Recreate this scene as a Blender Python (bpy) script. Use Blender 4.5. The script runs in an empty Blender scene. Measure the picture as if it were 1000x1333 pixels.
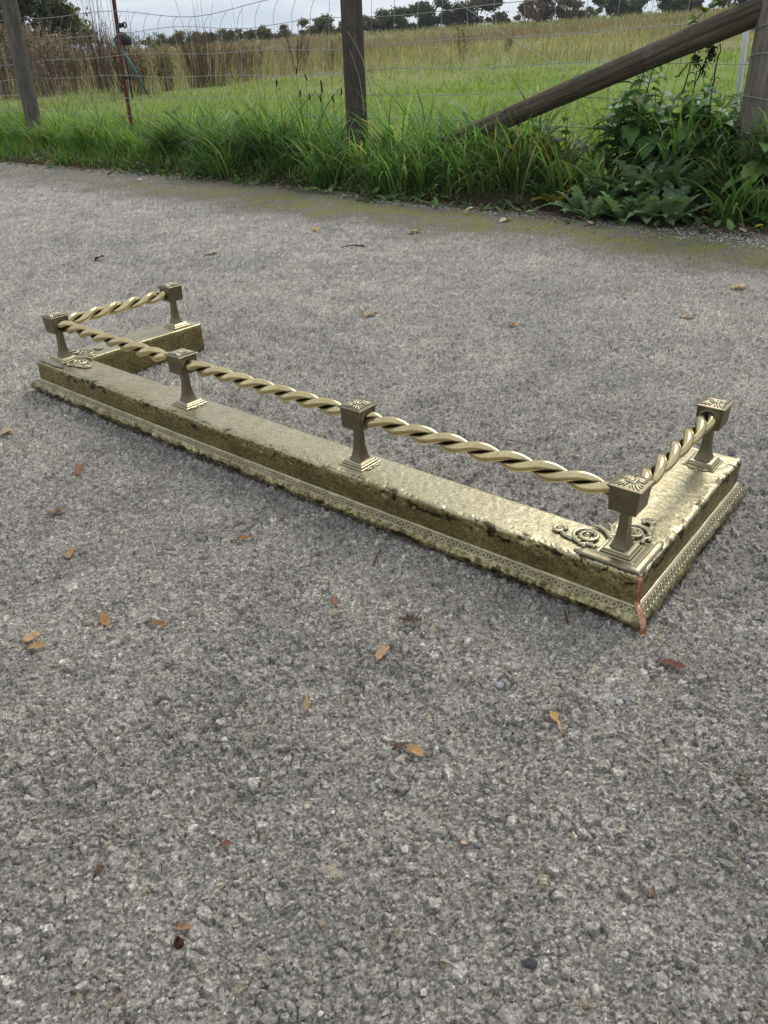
import bpy, bmesh, math, random
import numpy as np
from mathutils import Vector, Matrix, Euler, noise as mnoise

random.seed(7)
rng = np.random.default_rng(11)
S = bpy.context.scene
COL = S.collection
PI = math.pi

# ------------------------------------------------------------------ camera
CAM_H, PITCH, ROLL = 0.5686, 0.5327, -0.0298
cd = bpy.data.cameras.new('camera')
cam = bpy.data.objects.new('camera', cd)
COL.objects.link(cam)
cd.sensor_fit = 'HORIZONTAL'
cd.sensor_width = 36.0
cd.lens = 36.0 * 0.98557
cd.clip_start = 0.02
cd.clip_end = 4000
cam.matrix_world = (Matrix.Translation((0, 0, CAM_H)) @ Euler((PI / 2 - PITCH, 0, 0)).to_matrix().to_4x4()
                    @ Matrix.Rotation(ROLL, 4, 'Z'))
S.camera = cam

# ------------------------------------------------------------------ sky, sun, exposure
SUN_EL, SUN_AZ = math.radians(50), math.radians(35)      # azimuth from +Y towards +X
world = bpy.data.worlds.new('World')
S.world = world
world.use_nodes = True
wn = world.node_tree
for n in list(wn.nodes):
    wn.nodes.remove(n)
w_out = wn.nodes.new('ShaderNodeOutputWorld')
w_bg = wn.nodes.new('ShaderNodeBackground')
w_bg.inputs['Strength'].default_value = 0.10
w_sky = wn.nodes.new('ShaderNodeTexSky')
w_sky.sky_type = 'NISHITA'
w_sky.sun_disc = False
w_sky.sun_elevation = SUN_EL
w_sky.sun_rotation = SUN_AZ
w_tc = wn.nodes.new('ShaderNodeTexCoord')
w_map = wn.nodes.new('ShaderNodeMapping')
w_map.inputs['Scale'].default_value = (1.0, 1.0, 3.2)
w_n1 = wn.nodes.new('ShaderNodeTexNoise')
w_n1.inputs['Scale'].default_value = 5.0
w_n1.inputs['Detail'].default_value = 7.0
w_n1.inputs['Roughness'].default_value = 0.6
w_n1.inputs['Distortion'].default_value = 0.5
w_cr = wn.nodes.new('ShaderNodeValToRGB')             # cloud body colour
w_cr.color_ramp.elements[0].position = 0.38
w_cr.color_ramp.elements[0].color = (4.6, 5.4, 6.6, 1)
w_cr.color_ramp.elements[1].position = 0.62
w_cr.color_ramp.elements[1].color = (7.0, 7.25, 7.5, 1)
w_mix = wn.nodes.new('ShaderNodeMix')
w_mix.data_type = 'RGBA'
w_cov = wn.nodes.new('ShaderNodeMapRange')            # cloud cover
w_cov.inputs['From Min'].default_value = 0.30
w_cov.inputs['From Max'].default_value = 0.52
w_cov.inputs['To Min'].default_value = 0.70
w_cov.inputs['To Max'].default_value = 0.97
wl = wn.links
wl.new(w_tc.outputs['Generated'], w_map.inputs['Vector'])
wl.new(w_map.outputs['Vector'], w_n1.inputs['Vector'])
wl.new(w_n1.outputs['Fac'], w_cr.inputs['Fac'])
wl.new(w_n1.outputs['Fac'], w_cov.inputs['Value'])
wl.new(w_cov.outputs['Result'], w_mix.inputs['Factor'])
wl.new(w_sky.outputs['Color'], w_mix.inputs['A'])
wl.new(w_cr.outputs['Color'], w_mix.inputs['B'])
wl.new(w_mix.outputs['Result'], w_bg.inputs['Color'])
wl.new(w_bg.outputs['Background'], w_out.inputs['Surface'])

sd = bpy.data.lights.new('sun', 'SUN')
sd.energy = 1.5
sd.angle = math.radians(24)
sd.color = (1.0, 0.96, 0.90)
sun = bpy.data.objects.new('sun', sd)
COL.objects.link(sun)
sun_dir = Vector((math.cos(SUN_EL) * math.sin(SUN_AZ), math.cos(SUN_EL) * math.cos(SUN_AZ), math.sin(SUN_EL)))
sun.rotation_euler = sun_dir.to_track_quat('Z', 'Y').to_euler()
sun.location = sun_dir * 30

S.view_settings.view_transform = 'Standard'
S.view_settings.look = 'None'
S.view_settings.exposure = 0.40
S.view_settings.gamma = 1.0
S.view_settings.use_curve_mapping = False
S.render.engine = 'CYCLES'
S.cycles.max_bounces = 6
S.cycles.diffuse_bounces = 3
S.cycles.glossy_bounces = 2
S.cycles.transmission_bounces = 2
S.cycles.transparent_max_bounces = 4
S.cycles.caustics_reflective = False
S.cycles.caustics_refractive = False
S.cycles.use_denoising = True
S.cycles.denoiser = 'OPENIMAGEDENOISE'
S.cycles.denoising_input_passes = 'RGB_ALBEDO_NORMAL'
S.cycles.denoising_prefilter = 'ACCURATE'

# ------------------------------------------------------------------ helpers
def new_obj(name, data, parent=None):
    o = bpy.data.objects.new(name, data)
    COL.objects.link(o)
    if parent is not None:
        o.parent = parent
    return o

def tag(o, label=None, cat=None, group=None, kind=None):
    if label: o['label'] = label
    if cat: o['category'] = cat
    if group: o['group'] = group
    if kind: o['kind'] = kind
    return o

def empty(name, loc=(0, 0, 0), rz=0.0):
    o = new_obj(name, None)
    o.location = loc
    o.rotation_euler = (0, 0, rz)
    o.empty_display_size = 0.05
    return o

def copy_tree(o, parent=None):
    c = o.copy()
    COL.objects.link(c)
    c.parent = parent
    for ch in list(o.children):
        copy_tree(ch, c)
    return c

class MB:
    """collects verts / faces (+ one colour per vertex) and builds one mesh object"""
    def __init__(self):
        self.V, self.F, self.C, self.n = [], [], [], 0
    def add(self, v, f, col=None):
        v = np.asarray(v, float).reshape(-1, 3)
        for fa in (f if isinstance(f, list) else [f]):
            fa = np.asarray(fa, int)
            if fa.size:
                self.F.append(fa + self.n)
        self.V.append(v)
        if col is None: col = (0.5, 0.5, 0.5)
        c = np.asarray(col, float)
        if c.ndim == 1: c = np.tile(c, (len(v), 1))
        self.C.append(c)
        self.n += len(v)
    def mesh(self, name, mat=None, smooth=True, colours=False):
        V = np.concatenate(self.V)
        me = bpy.data.meshes.new(name)
        me.vertices.add(len(V))
        me.vertices.foreach_set('co', V.astype(np.float32).ravel())
        idx = np.concatenate([f.ravel() for f in self.F])
        tot = np.concatenate([np.full(len(f), f.shape[1], int) for f in self.F])
        me.loops.add(len(idx))
        me.loops.foreach_set('vertex_index', idx.astype(np.int32))
        me.polygons.add(len(tot))
        start = np.concatenate([[0], np.cumsum(tot)[:-1]])
        me.polygons.foreach_set('loop_start', start.astype(np.int32))
        me.polygons.foreach_set('loop_total', tot.astype(np.int32))
        me.polygons.foreach_set('use_smooth', np.full(len(tot), smooth))
        if colours:
            a = me.color_attributes.new('tint', 'FLOAT_COLOR', 'POINT')
            C = np.concatenate(self.C)
            C4 = np.concatenate([C, np.ones((len(C), 1))], 1)
            a.data.foreach_set('color', C4.astype(np.float32).ravel())
        me.update(calc_edges=True)
        me.validate()
        if mat: me.materials.append(mat)
        return me
    def build(self, name, mat, parent=None, smooth=True, colours=False):
        return new_obj(name, self.mesh(name, mat, smooth, colours), parent)

def grid_faces(r, c, wrap=False):
    i = np.arange(r - 1)[:, None] * c
    if wrap:
        j = np.arange(c)[None, :]
        k = (j + 1) % c
    else:
        j = np.arange(c - 1)[None, :]
        k = j + 1
    return np.stack([i + j, i + k, i + c + k, i + c + j], -1).reshape(-1, 4)

def tube(pts, rad, n=8, caps=True, flat=None):
    """tube along pts; flat=(normal, factor) squashes the section along that normal"""
    P = np.asarray(pts, float)
    m = len(P)
    R = np.full(m, rad) if np.isscalar(rad) else np.asarray(rad, float)
    T = np.gradient(P, axis=0)
    T /= np.linalg.norm(T, axis=1)[:, None] + 1e-12
    up = np.array([0, 0, 1.0]) if abs(T[0, 2]) < 0.9 else np.array([1.0, 0, 0])
    V = []
    a = np.cross(T[0], up); a /= np.linalg.norm(a)
    for k in range(m):
        a = a - T[k] * (a @ T[k]); a /= np.linalg.norm(a) + 1e-12
        b = np.cross(T[k], a)
        th = np.arange(n) * 2 * PI / n
        off = np.cos(th)[:, None] * a + np.sin(th)[:, None] * b
        off = off * R[k]
        if flat is not None:
            nn = np.asarray(flat[0], float)
            off = off - np.outer(off @ nn, nn) * (1 - flat[1])
        V.append(P[k] + off)
    V = np.concatenate(V)
    F = [grid_faces(m, n, True)]
    if caps:
        V = np.concatenate([V, P[:1], P[-1:]])
        j = np.arange(n); k = (j + 1) % n
        F.append(np.stack([k, j, np.full(n, m * n)], 1))
        F.append(np.stack([(m - 1) * n + j, (m - 1) * n + k, np.full(n, m * n + 1)], 1))
    return V, F

def loft_square(levels):
    """stack of square rings (half, z); closed top and bottom"""
    V = []
    for hh, z in levels:
        V += [(-hh, -hh, z), (hh, -hh, z), (hh, hh, z), (-hh, hh, z)]
    F = [grid_faces(len(levels), 4, True)]
    n = len(V)
    F.append(np.array([[3, 2, 1, 0], [n - 4, n - 3, n - 2, n - 1]]))
    return np.array(V), F

def dome(c, r, h, n=10, m=4):
    V = [np.array([c[0], c[1], c[2] + h])]
    for k in range(1, m + 1):
        t = k / m * PI / 2
        a = np.arange(n) * 2 * PI / n
        V.append(np.stack([c[0] + r * np.sin(t) * np.cos(a), c[1] + r * np.sin(t) * np.sin(a), np.full(n, c[2] + h * math.cos(t))], 1))
    V = np.concatenate([V[0][None]] + V[1:])
    j = np.arange(n); k = (j + 1) % n
    F = [np.stack([np.zeros(n, int), 1 + j, 1 + k], 1)]
    g = grid_faces(m, n, True) + 1
    F.append(g[:, [0, 3, 2, 1]])
    return V, F

def hash2(ix, iy, seed):
    h = (ix.astype(np.int64) * 374761393 + iy.astype(np.int64) * 668265263 + seed * 974634777) & 0xffffffff
    h = ((h ^ (h >> 13)) * 1274126177) & 0xffffffff
    h = ((h ^ (h >> 16)) * 2246822519) & 0xffffffff
    h = h ^ (h >> 15)
    return (h & 0xffffff) / float(0xffffff)

def vnoise(x, y, seed=0):
    ix, iy = np.floor(x).astype(int), np.floor(y).astype(int)
    fx, fy = x - ix, y - iy
    fx, fy = fx * fx * (3 - 2 * fx), fy * fy * (3 - 2 * fy)
    a, b = hash2(ix, iy, seed), hash2(ix + 1, iy, seed)
    c, d = hash2(ix, iy + 1, seed), hash2(ix + 1, iy + 1, seed)
    return (a * (1 - fx) + b * fx) * (1 - fy) + (c * (1 - fx) + d * fx) * fy

def fbm(x, y, seed=0, oct=4):
    s, a, t = 0, 0.5, 0
    for k in range(oct):
        s = s + a * vnoise(x * 2 ** k, y * 2 ** k, seed + k * 17); t += a; a *= 0.5
    return s / t

def cells(x, y, seed):
    """F1 cellular: distance, second distance, cell hash ids, offset from the cell centre"""
    ix, iy = np.floor(x).astype(int), np.floor(y).astype(int)
    d1 = np.full(x.shape, 9.0); d2 = d1.copy()
    cx = np.zeros(x.shape, int); cy = cx.copy(); ox = np.zeros(x.shape); oy = ox.copy()
    for dx in (-1, 0, 1):
        for dy in (-1, 0, 1):
            jx, jy = ix + dx, iy + dy
            px = jx + 0.1 + 0.8 * hash2(jx, jy, seed); py = jy + 0.1 + 0.8 * hash2(jx, jy, seed + 1)
            d = np.hypot(x - px, y - py)
            n = d < d1
            d2 = np.where(n, d1, np.minimum(d2, d))
            d1 = np.where(n, d, d1); cx = np.where(n, jx, cx); cy = np.where(n, jy, cy)
            ox = np.where(n, x - px, ox); oy = np.where(n, y - py, oy)
    return d1, d2, cx, cy, ox, oy

# ---- node helpers
class NT:
    def __init__(self, name):
        self.m = bpy.data.materials.new(name)
        self.m.use_nodes = True
        self.t = self.m.node_tree
        self.p = self.t.nodes['Principled BSDF']
        self.out = self.t.nodes['Material Output']
    def n(self, typ, **kw):
        nd = self.t.nodes.new(typ)
        for k, v in kw.items():
            if k.startswith('_'): setattr(nd, k[1:], v)
            else: nd.inputs[k.replace('__', ' ')].default_value = v
        return nd
    def l(self, a, b): self.t.links.new(a, b)
    def pos(self, obj=True):
        return self.n('ShaderNodeTexCoord').outputs['Object'] if obj else self.n('ShaderNodeNewGeometry').outputs['Position']
    def noise(self, vec, scale, detail=4, rough=0.55, dist=0.0):
        nd = self.n('ShaderNodeTexNoise', Scale=scale, Detail=detail, Roughness=rough, Distortion=dist)
        self.l(vec, nd.inputs['Vector']); return nd.outputs['Fac']
    def voro(self, vec, scale, feature='F1', out='Distance', rand=1.0):
        nd = self.n('ShaderNodeTexVoronoi', _feature=feature, Scale=scale, Randomness=rand)
        self.l(vec, nd.inputs['Vector']); return nd.outputs[out]
    def ramp(self, fac, stops, interp='LINEAR'):
        nd = self.n('ShaderNodeValToRGB'); cr = nd.color_ramp; cr.interpolation = interp
        while len(cr.elements) < len(stops): cr.elements.new(0.5)
        for e, (p, c) in zip(cr.elements, stops):
            e.position = p
            e.color = (c, c, c, 1) if np.isscalar(c) else (*c, 1)
        self.l(fac, nd.inputs['Fac']); return nd.outputs['Color']
    def mix(self, fac, a, b, mode='MIX'):
        nd = self.n('ShaderNodeMix', _data_type='RGBA', _blend_type=mode)
        for s, v in (('Factor', fac), ('A', a), ('B', b)):
            if hasattr(v, 'links'): self.l(v, nd.inputs[s])
            elif s == 'Factor': nd.inputs[s].default_value = v
            else: nd.inputs[s].default_value = (*v, 1)
        return nd.outputs['Result']
    def math(self, op, a, b=None, c=None):
        nd = self.n('ShaderNodeMath', _operation=op)
        for i, v in enumerate((a, b, c)):
            if v is None: continue
            if hasattr(v, 'links'): self.l(v, nd.inputs[i])
            else: nd.inputs[i].default_value = v
        return nd.outputs[0]
    def attr(self, name='tint'):
        return self.n('ShaderNodeAttribute', _attribute_name=name).outputs['Color']
    def bump(self, h, strength, dist, prev=None):
        nd = self.n('ShaderNodeBump', Strength=strength, Distance=dist)
        self.l(h, nd.inputs['Height'])
        if prev is not None: self.l(prev, nd.inputs['Normal'])
        return nd.outputs['Normal']
    def col(self, c):
        if hasattr(c, 'links'): self.l(c, self.p.inputs['Base Color'])
        else: self.p.inputs['Base Color'].default_value = (*c, 1)
    def rough(self, r):
        if hasattr(r, 'links'): self.l(r, self.p.inputs['Roughness'])
        else: self.p.inputs['Roughness'].default_value = r

# ------------------------------------------------------------------ place: the two directions of the lane
TH = 0.70                                    # the verge, fence and fender all run this way
ALONG = np.array([math.cos(TH), -math.sin(TH)])
ACROSS = np.array([math.sin(TH), math.cos(TH)])
FENCE_D = 3.584
def ad(a, d, z=0.0):
    p = ALONG * a + ACROSS * d
    return (p[0], p[1], z)
def to_ad(X, Y):
    return X * ALONG[0] + Y * ALONG[1], X * ACROSS[0] + Y * ACROSS[1]
EDGE_A = np.array([-14, -9, -6.27, -4.5, -3.11, -2.22, -1.7, -1.34, -1.04, -0.78, 1.5, 4])
EDGE_D = np.array([3.0, 3.02, 3.04, 3.14, 3.13, 3.06, 3.09, 3.09, 3.11, 3.16, 3.2, 3.2])
def edge_d(a):
    return np.interp(a, EDGE_A, EDGE_D) + 0.035 * (fbm(a * 3.0, a * 0 + 3.3, 5) - 0.5) * 2
def terrain(X, Y):
    """ground height on the far side of the lane edge"""
    a, d = to_ad(X, Y)
    s = np.clip((d - (np.interp(a, EDGE_A, EDGE_D) - 0.02)) / 0.35, 0, 1)
    s = s * s * (3 - 2 * s)
    bank = 0.125 * s - 0.02
    R = np.hypot(X, Y)
    plane = 0.040 * (Y - 4.0) + 0.035 * X
    far = np.clip((R - 70) / 60, 0, 1)
    lim = 72.0 / np.maximum(R, 72.0)
    plane = 0.040 * (Y * lim - 4.0) + 0.035 * X * lim
    k = np.clip((d - 3.7) / 2.5, 0, 1)
    rough = (fbm(X * 0.25, Y * 0.25, 3) - 0.5) * 0.25 * np.clip((d - 4) / 10, 0, 1) + (fbm(X * 2.2, Y * 2.2, 9) - 0.5) * 0.05 * s
    return bank + plane * k + rough
def tz(x, y):
    return float(terrain(np.array([x], float), np.array([y], float))[0])
_c, _s = math.cos(ROLL), math.sin(ROLL)
def ray(px, py):
    """direction through a point of the 1000 x 1333 photograph (used to read off places on the ground)"""
    x, y = px - 500.0, py - 666.5
    xx, yy = _c * x + _s * y, -_s * x + _c * y
    u = -yy / 985.57
    return np.array([xx / 985.57, math.cos(PITCH) + u * math.sin(PITCH), -math.sin(PITCH) + u * math.cos(PITCH)])
def on_ground(px, py, z=0.0):
    d = ray(px, py); t = (z - CAM_H) / d[2]
    return d[0] * t, d[1] * t, z
def on_fence(px, py, off=0.0):
    d = ray(px, py); t = (FENCE_D + off) / (d[:2] @ ACROSS)
    return np.array([d[0] * t, d[1] * t, CAM_H + d[2] * t])

# ------------------------------------------------------------------ materials: ground
def mat_road():
    k = NT('weathered_tarmac')
    P = k.pos(False)
    tint = k.attr()
    dn = k.n('ShaderNodeVectorMath', _operation='DOT_PRODUCT'); k.l(P, dn.inputs[0]); dn.inputs[1].default_value = (*ACROSS, 0)
    d = dn.outputs['Value']
    big = k.noise(P, 1.7, 5, 0.6)
    mid = k.noise(P, 9.0, 5, 0.65)
    fine = k.noise(P, 160.0, 3, 0.7)
    speck = k.voro(P, 330.0, 'F1', 'Color')
    base = k.mix(k.ramp(big, [(0.30, 0.0), (0.70, 1.0)]), (0.262, 0.243, 0.211), (0.398, 0.361, 0.305))
    base = k.mix(0.80, base, k.ramp(mid, [(0.25, 0.62), (0.75, 1.30)]), 'MULTIPLY')
    base = k.mix(0.75, base, k.ramp(fine, [(0.25, 0.55), (0.75, 1.40)]), 'MULTIPLY')
    sv = k.n('ShaderNodeSeparateColor'); k.l(k.voro(P, 480.0, 'F1', 'Color'), sv.inputs[0])
    base = k.mix(0.8, base, k.ramp(sv.outputs[0], [(0.0, 0.45), (0.25, 0.80), (0.75, 1.10), (1.0, 1.90)]), 'MULTIPLY')
    base = k.mix(1.0, base, tint, 'MULTIPLY')
    base = k.mix(1.0, base, (2.0, 2.0, 2.0), 'MULTIPLY')
    # oily dark patches of lost binder
    pat = k.noise(P, 3.4, 6, 0.7, 0.6)
    base = k.mix(k.ramp(pat, [(0.62, 0.0), (0.72, 0.55)]), base, (0.075, 0.062, 0.052))
    # damp organic band beside the verge and the moss on it
    wob = k.math('MULTIPLY_ADD', k.noise(P, 2.6, 5, 0.65), 0.75, -0.375)
    dd = k.math('ADD', d, wob)
    damp = k.ramp(k.math('MULTIPLY_ADD', dd, 1.0, -2.35), [(0.0, 0.0), (0.32, 0.85), (1.0, 1.0)])
    an = k.n('ShaderNodeVectorMath', _operation='DOT_PRODUCT'); k.l(P, an.inputs[0]); an.inputs[1].default_value = (*ALONG, 0)
    leftw = k.ramp(k.math('MULTIPLY_ADD', an.outputs['Value'], 0.2, 1.4), [(0.15, 0.45), (0.75, 1.0)])
    damp = k.math('MULTIPLY', damp, leftw)
    base = k.mix(k.math('MULTIPLY', damp, 0.84), base, (0.090, 0.072, 0.050))
    mossn = k.noise(P, 5.5, 6, 0.7, 0.3)
    mossm = k.math('MULTIPLY', k.ramp(mossn, [(0.42, 0.0), (0.55, 1.0)]), k.ramp(k.math('MULTIPLY_ADD', dd, 1.0, -2.3), [(0.22, 0.0), (0.42, 1.0), (0.62, 1.0), (0.78, 0.15)]))
    mossm = k.math('MULTIPLY', mossm, k.ramp(k.math('MULTIPLY_ADD', an.outputs['Value'], 0.2, 1.4), [(0.35, 0.12), (0.85, 1.0)]))
    grit = k.noise(P, 70.0, 3, 0.7)
    mossm = k.math('MULTIPLY', mossm, k.ramp(grit, [(0.30, 0.25), (0.55, 1.0)]))
    base = k.mix(k.math('MULTIPLY', mossm, 0.92), base, (0.150, 0.155, 0.022))
    k.col(base)
    k.rough(0.82)
    k.p.inputs['Specular IOR Level'].default_value = 0.35
    nb = k.bump(k.noise(P, 420.0, 3, 0.7), 0.6, 0.0018)
    nb = k.bump(k.voro(P, 300.0), 0.6, 0.0025, nb)
    k.l(nb, k.p.inputs['Normal'])
    return k.m

def mat_field():
    k = NT('field_turf')
    P = k.pos(False)
    big = k.noise(P, 0.30, 6, 0.6)
    mid = k.noise(P, 2.0, 6, 0.65)
    fine = k.noise(P, 30.0, 4, 0.7)
    ln = k.n('ShaderNodeVectorMath', _operation='DOT_PRODUCT'); k.l(P, ln.inputs[0]); ln.inputs[1].default_value = (*ACROSS, 0)
    dd = k.math('ADD', ln.outputs['Value'], k.math('MULTIPLY_ADD', k.noise(P, 0.16, 4, 0.6), 12.0, -6.0))
    yd = k.n('ShaderNodeSeparateXYZ'); k.l(P, yd.inputs[0])
    yy = k.math('ADD', yd.outputs['Y'], k.math('MULTIPLY_ADD', k.noise(P, 0.25, 4, 0.6), 10.0, -5.0))
    straw = k.ramp(k.math('MULTIPLY', yy, 0.025), [(0.20, 0.0), (0.40, 1.0)])
    green = k.mix(k.ramp(mid, [(0.3, 0.0), (0.7, 1.0)]), (0.150, 0.220, 0.035), (0.220, 0.290, 0.055))
    dry = k.mix(k.ramp(mid, [(0.3, 0.0), (0.7, 1.0)]), (0.270, 0.245, 0.115), (0.350, 0.310, 0.175))
    dry = k.mix(k.ramp(big, [(0.5, 0.0), (0.72, 0.8)]), dry, (0.180, 0.205, 0.070))
    c = k.mix(straw, green, dry)
    c = k.mix(0.7, c, k.ramp(fine, [(0.25, 0.6), (0.75, 1.35)]), 'MULTIPLY')
    # the strip of bare earth and rotted leaves under the verge plants
    soil = k.ramp(k.math('MULTIPLY_ADD', ln.outputs['Value'], 1.0, -2.9), [(0.55, 1.0), (0.75, 0.0)])
    c = k.mix(soil, c, k.mix(mid, (0.050, 0.038, 0.024), (0.085, 0.060, 0.036)))
    k.col(c); k.rough(0.95)
    k.p.inputs['Specular IOR Level'].default_value = 0.15
    k.l(k.bump(fine, 0.8, 0.03), k.p.inputs['Normal'])
    return k.m

def mat_leaf(name, rough=0.5, trans=0.35, spec=0.4, gain=1.0):
    """foliage whose colour comes per blade / leaf from the tint attribute"""
    k = NT(name)
    tint = k.attr()
    P = k.pos(False)
    c = k.mix(0.5, tint, k.ramp(k.noise(P, 60.0, 2), [(0.3, 0.75), (0.7, 1.25)]), 'MULTIPLY')
    k.col(c); k.rough(rough)
    k.p.inputs['Specular IOR Level'].default_value = spec
    tr = k.n('ShaderNodeBsdfTranslucent')
    k.l(k.mix(1.0, c, (1.25, 1.35, 0.75), 'MULTIPLY'), tr.inputs['Color'])
    ms = k.n('ShaderNodeMixShader'); ms.inputs[0].default_value = trans
    k.l(k.p.outputs[0], ms.inputs[1]); k.l(tr.outputs[0], ms.inputs[2])
    k.l(ms.outputs[0], k.out.inputs['Surface'])
    return k.m

def mat_wood(name, dark, light, stretch=(7, 7, 0.35), green=0.0, lichen=0.35):
    k = NT(name)
    P = k.pos(True)
    mp = k.n('ShaderNodeMapping'); mp.inputs['Scale'].default_value = stretch; k.l(P, mp.inputs['Vector'])
    g = k.noise(mp.outputs['Vector'], 9.0, 7, 0.7, 0.4)
    g2 = k.noise(mp.outputs['Vector'], 30.0, 4, 0.7)
    b = k.noise(P, 6.0, 4, 0.6)
    c = k.mix(k.ramp(g, [(0.30, 0.0), (0.70, 1.0)]), dark, light)
    c = k.mix(0.6, c, k.ramp(g2, [(0.35, 0.30), (0.48, 0.95), (0.7, 1.45)]), 'MULTIPLY')
    c = k.mix(0.7, c, k.ramp(b, [(0.3, 0.7), (0.7, 1.25)]), 'MULTIPLY')
    if lichen:
        c = k.mix(k.math('MULTIPLY', k.ramp(k.noise(P, 14.0, 6, 0.75), [(0.56, 0.0), (0.63, 1.0)]), lichen), c, (0.20, 0.205, 0.165))
    if green:
        c = k.mix(k.math('MULTIPLY', k.ramp(k.noise(P, 3.0, 5, 0.7), [(0.5, 0.0), (0.68, 1.0)]), green), c, (0.075, 0.085, 0.030))
    k.col(c); k.rough(0.85)
    k.p.inputs['Specular IOR Level'].default_value = 0.25
    nb = k.bump(g, 0.9, 0.010); nb = k.bump(g2, 0.8, 0.005, nb)
    k.l(nb, k.p.inputs['Normal'])
    return k.m

def mat_plain(name, c1, c2, scale=20, rough=0.6, metal=0.0, spec=0.4, bump=0.3, bd=0.002):
    k = NT(name); P = k.pos(True)
    n1 = k.noise(P, scale, 5, 0.65)
    k.col(k.mix(k.ramp(n1, [(0.3, 0.0), (0.7, 1.0)]), c1, c2)); k.rough(rough)
    k.p.inputs['Metallic'].default_value = metal
    k.p.inputs['Specular IOR Level'].default_value = spec
    if bump: k.l(k.bump(n1, bump, bd), k.p.inputs['Normal'])
    return k.m

def mat_tint(name, rough=0.8, spec=0.3, bump=0.3, scale=200):
    k = NT(name); P = k.pos(False)
    k.col(k.mix(0.6, k.attr(), k.ramp(k.noise(P, scale, 3), [(0.3, 0.7), (0.7, 1.3)]), 'MULTIPLY')); k.rough(rough)
    k.p.inputs['Specular IOR Level'].default_value = spec
    return k.m

# ------------------------------------------------------------------ materials: brass
def mat_brass(name, bright, mid, dark, rough=(0.34, 0.55), hammer=0.0, hscale=260, pit=0.45, patch=22.0, hbd=0.0012, thr=(0.40, 0.66), edge=None, fine=0.25, dark_tone=None):
    k = NT(name); P = k.pos(True)
    n1 = k.noise(P, patch, 6, 0.68, 0.4)
    n2 = k.noise(P, 150.0, 5, 0.7)
    n3 = k.noise(P, 7.0, 4, 0.6)
    c = k.mix(k.ramp(n1, [(thr[0], 0.0), (thr[1], 1.0)]), bright, mid)
    c = k.mix(k.ramp(n3, [(0.35, 0.0), (0.75, 0.7)]), c, mid)
    pm = k.math('MULTIPLY', k.ramp(n2, [(0.50, 0.0), (0.66, 1.0)]), pit)
    c = k.mix(pm, c, dark)
    nb = None
    if hammer:
        v = k.voro(P, hscale, 'SMOOTH_F1')
        v2 = k.voro(P, hscale * 0.42, 'SMOOTH_F1')
        nb = k.bump(v, hammer, hbd)
        nb = k.bump(v2, hammer * 0.6, hbd * 1.2, nb)
        c = k.mix(k.ramp(v, [(0.25, 0.0), (0.75, 0.75)]), c, dark)
    nb = k.bump(n2, fine, 0.0006, nb)
    if edge:                                   # bright where handling has rubbed the high edges
        pt = k.n('ShaderNodeNewGeometry').outputs['Pointiness']
        c = k.mix(k.ramp(pt, [(0.506, 0.0), (0.535, 0.85)]), c, edge)
    if dark_tone:                                # dark tone by per-vertex mask: patina in dents, inner sides of rail strands
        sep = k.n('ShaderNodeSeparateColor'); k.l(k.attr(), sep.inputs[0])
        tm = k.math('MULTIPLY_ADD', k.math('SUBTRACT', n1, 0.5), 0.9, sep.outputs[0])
        c = k.mix(k.ramp(tm, [(0.30, 0.0), (0.70, 0.92)]), c, dark_tone)
    k.col(c)
    k.p.inputs['Metallic'].default_value = 0.88
    k.rough(k.ramp(n1, [(0.3, rough[0]), (0.7, rough[1])]))
    k.l(nb, k.p.inputs['Normal'])
    return k.m

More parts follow.
